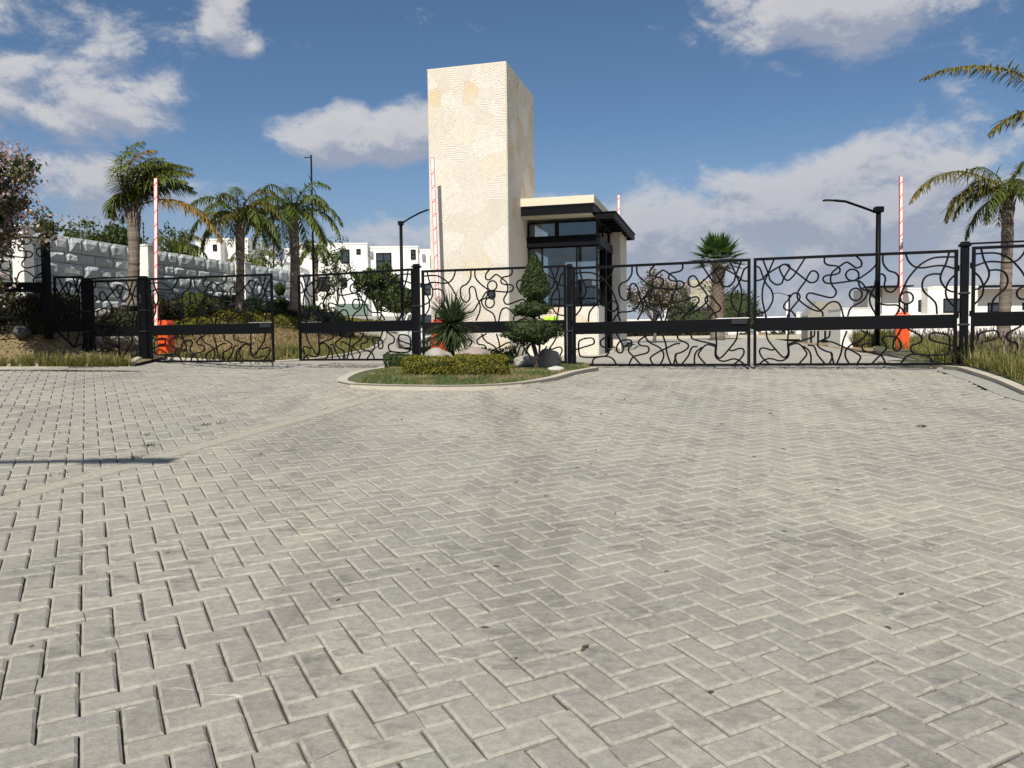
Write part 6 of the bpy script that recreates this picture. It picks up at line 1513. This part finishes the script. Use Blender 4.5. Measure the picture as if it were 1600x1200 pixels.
# beige utility block with dark louvred doors
Yu = 36; A_, B_ = at(1262, 545, Yu), at(1312, 545, Yu); zt = at(1290, 471, Yu)[2]; zb_ = A_[2] - .4
ub = thing('utility_block', 'beige concrete utility block with sloping left corner and dark slatted doors', 'utility building', (A_[0], Yu, zb_))
zc = at(1265, 493, Yu)[2]; xs_ = at(1271, 480, Yu)[0]; V_ = []
prof = [(A_[0], zb_), (B_[0], zb_), (B_[0], zt), (xs_ + .15, zt + .02), (A_[0], zc)]
for yy in (Yu, Yu + .8): V_ += [(x, yy, z) for x, z in prof]
link('wall', V_, [(4, 3, 2, 1, 0)[::-1], (5, 6, 7, 8, 9)[::-1]] + [(i, 5 + i, 5 + (i + 1) % 5, (i + 1) % 5) for i in range(5)], simple('beige_concrete', (.30, .29, .25), .85, var=.15, nscale=3), ub)
for k in range(9):
    x0 = A_[0] + .1 + k * .105; MB().box(x0, Yu - .04, zb_ + .45, x0 + .075, Yu - .002, at(1290, 517, Yu)[2]).build('door_slat', M['stucco_grey' if k % 3 else 'iron'], ub)
x0 = at(1282, 530, Yu)[0]; MB().box(x0, Yu - .10, zb_ + .42, x0 + .5, Yu - .05, zb_ + .78, bev=.01).build('meter_box', M['iron'], ub)
c = at(1307, 533, Yu - .3); root = thing('shrub', 'dark green shrub against the right side of the beige block', 'shrub', (c[0], c[1], c[2] - .5)); ball(root, c, (.20, .2, .5), M['hedge_green'], 900, .05, 201, .2)
# white posts, small shrubs along the far side of the road
for i, (px_, py0, py1, Y_, w_) in enumerate([(1246, 489, 549, 40, .20), (1229, 470, 549, 43, .10)]):
    a_, b_ = at(px_, py0, Y_), at(px_, py1, Y_); root = thing('white_post', ['white square post left of the beige block', 'slim white post below the far street lamp'][i], 'post', (b_[0], b_[1], b_[2] - .3))
    MB().box(b_[0] - w_ / 2, b_[1] - w_ / 2, b_[2] - .4, b_[0] + w_ / 2, b_[1] + w_ / 2, a_[2], bev=.01).build('shaft', M['stucco'], root); MB().box(b_[0] - w_ * .6, b_[1] - w_ * .6, a_[2] + .002, b_[0] + w_ * .6, b_[1] + w_ * .6, a_[2] + .05).build('cap', M['stucco'], root)
house('white_house', 'low white house with a wooden door behind the meeting stiles of the right gate', 66, [(1138, 1166, 519, 545, 0), (1180, 1262, 514, 550, .5)], [(1183, 1189, 514, 518, .5, 0, 0), (1207, 1214, 520, 533, .5, 0, 1)], depth=5)
A_, B_ = at(1185, 519, 66.3), at(1201, 537, 66.3); root = thing('wooden_crate', 'brown wooden garden door panel in front of the low white house', 'door', (A_[0], 66.2, B_[2]))
for k in range(5):
    x0 = A_[0] + (B_[0] - A_[0]) * k / 5; MB().box(x0 + .01, 66.3, B_[2] - .3, x0 + (B_[0] - A_[0]) / 5 - .01, 66.36, A_[2]).build('plank', simple('weathered_wood_%d' % k, (.30, .21, .12), .8, var=.3), root)
for i, (px_, py_, Y_, rx, rz, mt) in enumerate([(1222, 533, 60, 1.1, .75, 'hedge_green'), (1163, 535, 58, .55, .6, 'hedge_green'), (1150, 482, 70, 1.9, 1.6, 'hedge_green'), (1128, 488, 72, 1.5, 1.2, 'hedge_brown'), (1065, 482, 78, 1.3, 1.3, 'hedge_green'), (1105, 500, 72, 3.6, 1.0, 'hedge_brown'), (1172, 500, 74, 1.2, .9, 'hedge_brown')]):
    c = at(px_, py_, Y_); root = thing('far_shrub', ['dark bush left of the beige block beyond the road', 'small dark bush behind the meeting stiles of the gate', 'rounded dark tree right of the fan palm', 'brownish shrub at the foot of the fan palm trunk', 'green tree top left of the far stone tower', 'row of dark shrubs below the far entrance building', 'small brownish bush right of the rounded dark tree'][i], 'shrub', (c[0], c[1], c[2] - rz))
    ball(root, c, (rx, .8, rz), M[mt], 1500, .12, 210 + i, .3)
def hz_poly(px0, px1, py, Y_, d_): a_, b_ = at(px0, py, Y_), at(px1, py, Y_); return [(a_[0], Y_), (b_[0], Y_), (b_[0], Y_ + d_), (a_[0], Y_ + d_)], a_[2]
P_, z_ = hz_poly(985, 1110, 530, 52, 1.2); hedge('hedge', 'long dark hedge along the far side of the curved road', 'hedge', P_, at(1050, 514, 52)[2] - z_, M['hedge_brown'], 6000, .10, None, 221, lambda x, y: z_, jag=.25)
# far twin of the entrance: beige tower, dark sloped roof with a round sign
Yt = 84; A_, B_ = at(1079, 478, Yt + 1), at(1112, 440, Yt + 1); ft_ = thing('far_tower', 'distant beige tower with horizontal joints seen left of the fan palm trunk', 'tower', (A_[0], Yt, g(A_[0], Yt)))
nz = 9; zb_ = at(1090, 500, Yt)[2]; zt = at(1090, 436, Yt)[2]
for k in range(nz): MB().box(A_[0], Yt + 1, zb_ + (zt - zb_) * k / nz + .01, B_[0], Yt + 4, zb_ + (zt - zb_) * (k + 1) / nz - .01).build('stone_course', simple('far_beige_stone_%d' % k, (.38 + .03 * (k % 3), .36 + .03 * (k % 3), .31), .85), ft_)
fb = thing('far_gatehouse', 'distant low building with dark sloping roof and round white sign', 'building', (A_[0] - 2, Yt, zb_))
A_, B_ = at(1042, 493, Yt), at(1116, 480, Yt); zr0, zr1 = at(1080, 494, Yt)[2], at(1080, 479, Yt)[2]
link('roof', [(A_[0], Yt - .4, zr0), (B_[0], Yt - .4, zr0), (B_[0] - .3, Yt + .9, zr1), (A_[0] + .1, Yt + .9, zr1), (A_[0], Yt + 3, zr0), (B_[0], Yt + 3, zr0)], [(0, 1, 2, 3), (3, 2, 5, 4), (0, 3, 4), (1, 5, 2), (0, 4, 5, 1)], simple('dark_roof', (.06, .07, .075), .7), fb)
MB().box(A_[0] + .3, Yt, zr0 - 2.4, B_[0] - .3, Yt + 2.8, zr0 - .02).build('wall', M['stucco_grey'], fb)
c = at(1074.5, 486, Yt - .25); disc((c[0], Yt - .12, c[2]), (0, -1, 0), .36, .05).build('round_sign', M['white_paint'], fb)
disc((c[0], Yt - .19, c[2]), (0, -1, 0), .15, .01, 12).build('sign_emblem', M['stucco_grey'], fb)
c = at(1040, 485, Yt - 1); MB().box(c[0] - .12, Yt - 1, c[2] - 3, c[0] + .12, Yt - .9, c[2] + .9).build('white_post', M['white_paint'], fb)
house('white_house', 'very low distant white wall right of the booth under the blossom tree', 72, [(962, 1042, 499, 540, 0)], [(990, 996, 508, 513, 0, 0, 0)], depth=3)

# ------------------------------------------------------------------ white hatchback behind the left gate post
def car(label, c, yaw, s_=1.0):
    root = thing('parked_car', label, 'car', c); root.rotation_euler = (0, 0, yaw)
    # body outline along x (front at +x), width stations across y
    bm_ = MB(); st_x = [-2.0, -1.96, -1.75, -1.2, -.45, .35, .95, 1.3, 1.75, 1.98, 2.02]
    low = [.42, .30, .24, .22, .22, .22, .22, .22, .24, .30, .42]; belt = [.86, .92, .95, .95, .93, .91, .90, .87, .78, .66, .58]; hw = [.62, .74, .82, .85, .86, .86, .86, .85, .82, .74, .62]
    V_ = []
    for x, l, b_, w_ in zip(st_x, low, belt, hw):
        for y, z in ((-w_ * .9, l), (-w_, l + .14), (-w_ * 1.01, (l + b_) / 2), (-w_ * .97, b_ - .05), (-w_ * .86, b_), (0, b_ + .035), (w_ * .86, b_), (w_ * .97, b_ - .05), (w_ * 1.01, (l + b_) / 2), (w_, l + .14), (w_ * .9, l)): V_.append((x, y, z))
    n = 11; Fc_ = [(i * n + j, i * n + (j + 1) % n, (i + 1) * n + (j + 1) % n, (i + 1) * n + j) for i in range(len(st_x) - 1) for j in range(n)]
    Fc_ += [tuple(range(n)), tuple((len(st_x) - 1) * n + j for j in range(n - 1, -1, -1))]
    def kid(name, V, Fq, mat, sm=False, par=root):
        o = link(name, V, Fq, mat, None, sm); o.parent = par; return o
    kid('body', V_, Fc_, M['car_white'], True)
    cab = [(-1.72, .93, .74), (-1.35, 1.36, .62), (-.5, 1.44, .62), (.15, 1.40, .60), (.98, .92, .74)]
    V_ = []
    for x, z, w_ in cab: V_ += [(x, -w_, z), (x, w_, z), (x * .98, -w_ - .06, .90), (x * .98, w_ + .06, .90)]
    Fq = []
    for i in range(4):
        a = i * 4; b_ = a + 4; Fq += [(a, a + 1, b_ + 1, b_), (a, b_, b_ + 2, a + 2), (a + 1, a + 3, b_ + 3, b_ + 1)]
    Fq += [(0, 2, 3, 1), (16, 17, 19, 18)]; kid('cabin_glass', V_, Fq, M['window_glass'])
    mb = MB(); mb.box(-1.36, -.60, 1.40, .12, .60, 1.455, bev=.02); kid('roof', mb.v, mb.f, M['car_white'])
    for s in (-1, 1):
        for (a, b_) in (((-1.72, s * .78, .95), (-1.35, s * .64, 1.38)), ((-.45, s * .83, .93), (-.5, s * .64, 1.42)), ((.98, s * .78, .93), (.15, s * .63, 1.40))):
            mb = MB(); mb.tube([a, b_], .035, 6); kid('pillar', mb.v, mb.f, M['car_white'])
    for x in (-1.25, 1.28):
        for s in (-1, 1):
            mb = MB(); V2 = []; nn_ = 22
            for (y, r) in ((s * .70, .30), (s * .84, .31), (s * .88, .27)): V2 += [(x + r * math.cos(2 * PI * k / nn_), y, .31 + r * math.sin(2 * PI * k / nn_)) for k in range(nn_)]
            F2 = [(j * nn_ + k, j * nn_ + (k + 1) % nn_, (j + 1) * nn_ + (k + 1) % nn_, (j + 1) * nn_ + k) for j in range(2) for k in range(nn_)] + [tuple(2 * nn_ + k for k in range(nn_))]
            wh = kid('wheel', V2, F2, M['rubber'])
            V3 = [(x + .19 * math.cos(2 * PI * k / nn_), s * .89, .31 + .19 * math.sin(2 * PI * k / nn_)) for k in range(nn_)]; kid('rim', V3 + [(x, s * .90, .31)], [(k, (k + 1) % nn_, nn_) for k in range(nn_)], M['steel'], False, wh)
    for s in (-1, 1):
        mb = MB(); mb.box(1.80, s * .55 - .15, .58, 2.0, s * .55 + .15, .72, bev=.03); kid('headlight', mb.v, mb.f, M['steel'])
        mb = MB(); mb.box(.62, s * .92 - .08, .93, .80, s * .92 + .08, 1.05, bev=.02); kid('mirror', mb.v, mb.f, M['car_white'])
        mb = MB(); mb.box(1.90, s * .62 - .12, .36, 2.02, s * .62 + .12, .46, bev=.02); kid('fog_lamp', mb.v, mb.f, M['rubber'])
    mb = MB(); mb.box(1.94, -.45, .34, 2.03, .45, .56, bev=.02); kid('grille', mb.v, mb.f, M['rubber'])
    mb = MB(); mb.box(2.03, -.17, .45, 2.045, .17, .54); kid('number_plate', mb.v, mb.f, M['white_paint']); return root
m_, b__, p__ = material('car_white'); p__.inputs['Base Color'].default_value = (.75, .76, .78, 1); p__.inputs['Roughness'].default_value = .18; p__.inputs['Coat Weight'].default_value = .5; M['car_white'] = m_
cc = at(664, 552, 28.5); car('white hatchback parked beyond the gate post left of the spiky plant', (cc[0], cc[1] + 1.2, at(664, 553, 27.0)[2]), -PI / 2 + .35)

# ------------------------------------------------------------------ fallen leaves and weeds in the joints
rr = random.Random(301); V_ = []; Fc_ = []
def litter(x, y, s_, a, lift=.004):
    k = len(V_); c, sn = math.cos(a), math.sin(a); z = g(x, y) + lift
    for (u, v, dz) in ((-1, 0, 0), (-.3, .32, .25), (.5, .26, .3), (1, 0, .05), (.5, -.26, .0), (-.3, -.30, .05)): V_.append((x + s_ * (u * c - v * sn), y + s_ * (u * sn + v * c), z + dz * s_ * .5))
    Fc_.append((k, k + 1, k + 2, k + 3, k + 4, k + 5))
for _ in range(420):
    y = 2.4 + 13.5 * rr.random() ** .55; x = rr.uniform(-.66, .62) * y
    if in_poly(x, y, isl_poly): continue
    litter(x, y, rr.uniform(.008, .026) * (1.4 if y > 9 else 1), rr.uniform(0, 6.28))
for _ in range(160):
    t = rr.random(); i = min(len(island_front) - 2, int(t * (len(island_front) - 1))); p_ = np.array(island_front[i]) + (np.array(island_front[i + 1]) - np.array(island_front[i])) * rr.random(); litter(p_[0] + rr.gauss(0, .05), p_[1] - abs(rr.gauss(.15, .3)), rr.uniform(.012, .03), rr.uniform(0, 6.28))
p_ = hit(1440, 667); litter(p_[0], p_[1], .075, .1, .012); 
for _ in range(90):
    p_ = hit(rr.uniform(0, 640), 573 + rr.random() * 10); litter(p_[0], p_[1], rr.uniform(.015, .035), rr.uniform(0, 6.28))
link('fallen_leaves', V_, Fc_, M['deadleaf'], None, kind='stuff'); tag(bpy.data.objects['fallen_leaves'], 'small dry brown leaves scattered over the paving', 'fallen leaves')
its = []
for (px_, py_, n_, L) in ((232, 697, 26, .05), (212, 716, 20, .05), (97, 677, 12, .035), (228, 680, 14, .04), (324, 664, 22, .04), (343, 662, 16, .035), (84, 742, 10, .03), (100, 740, 8, .03), (540, 590, 40, .07), (310, 672, 10, .03)):
    p_ = hit(px_, py_)
    for _ in range(n_):
        a = rr.uniform(0, 6.28); e = rr.uniform(.5, 1.4); its.append(((p_[0] + rr.gauss(0, .03), p_[1] + rr.gauss(0, .03), g(p_[0], p_[1]) - .004), (math.cos(a) * math.cos(e), math.sin(a) * math.cos(e), math.sin(e)), L * rr.uniform(.6, 1.2), .0035, .15, rr))
V_, Fc_ = blades(its, 3); o = np_link('joint_weeds', V_, Fc_, M['grass'], None, 'stuff'); tag(o, 'small green weeds growing in the paving joints by the concrete strip', 'weeds')
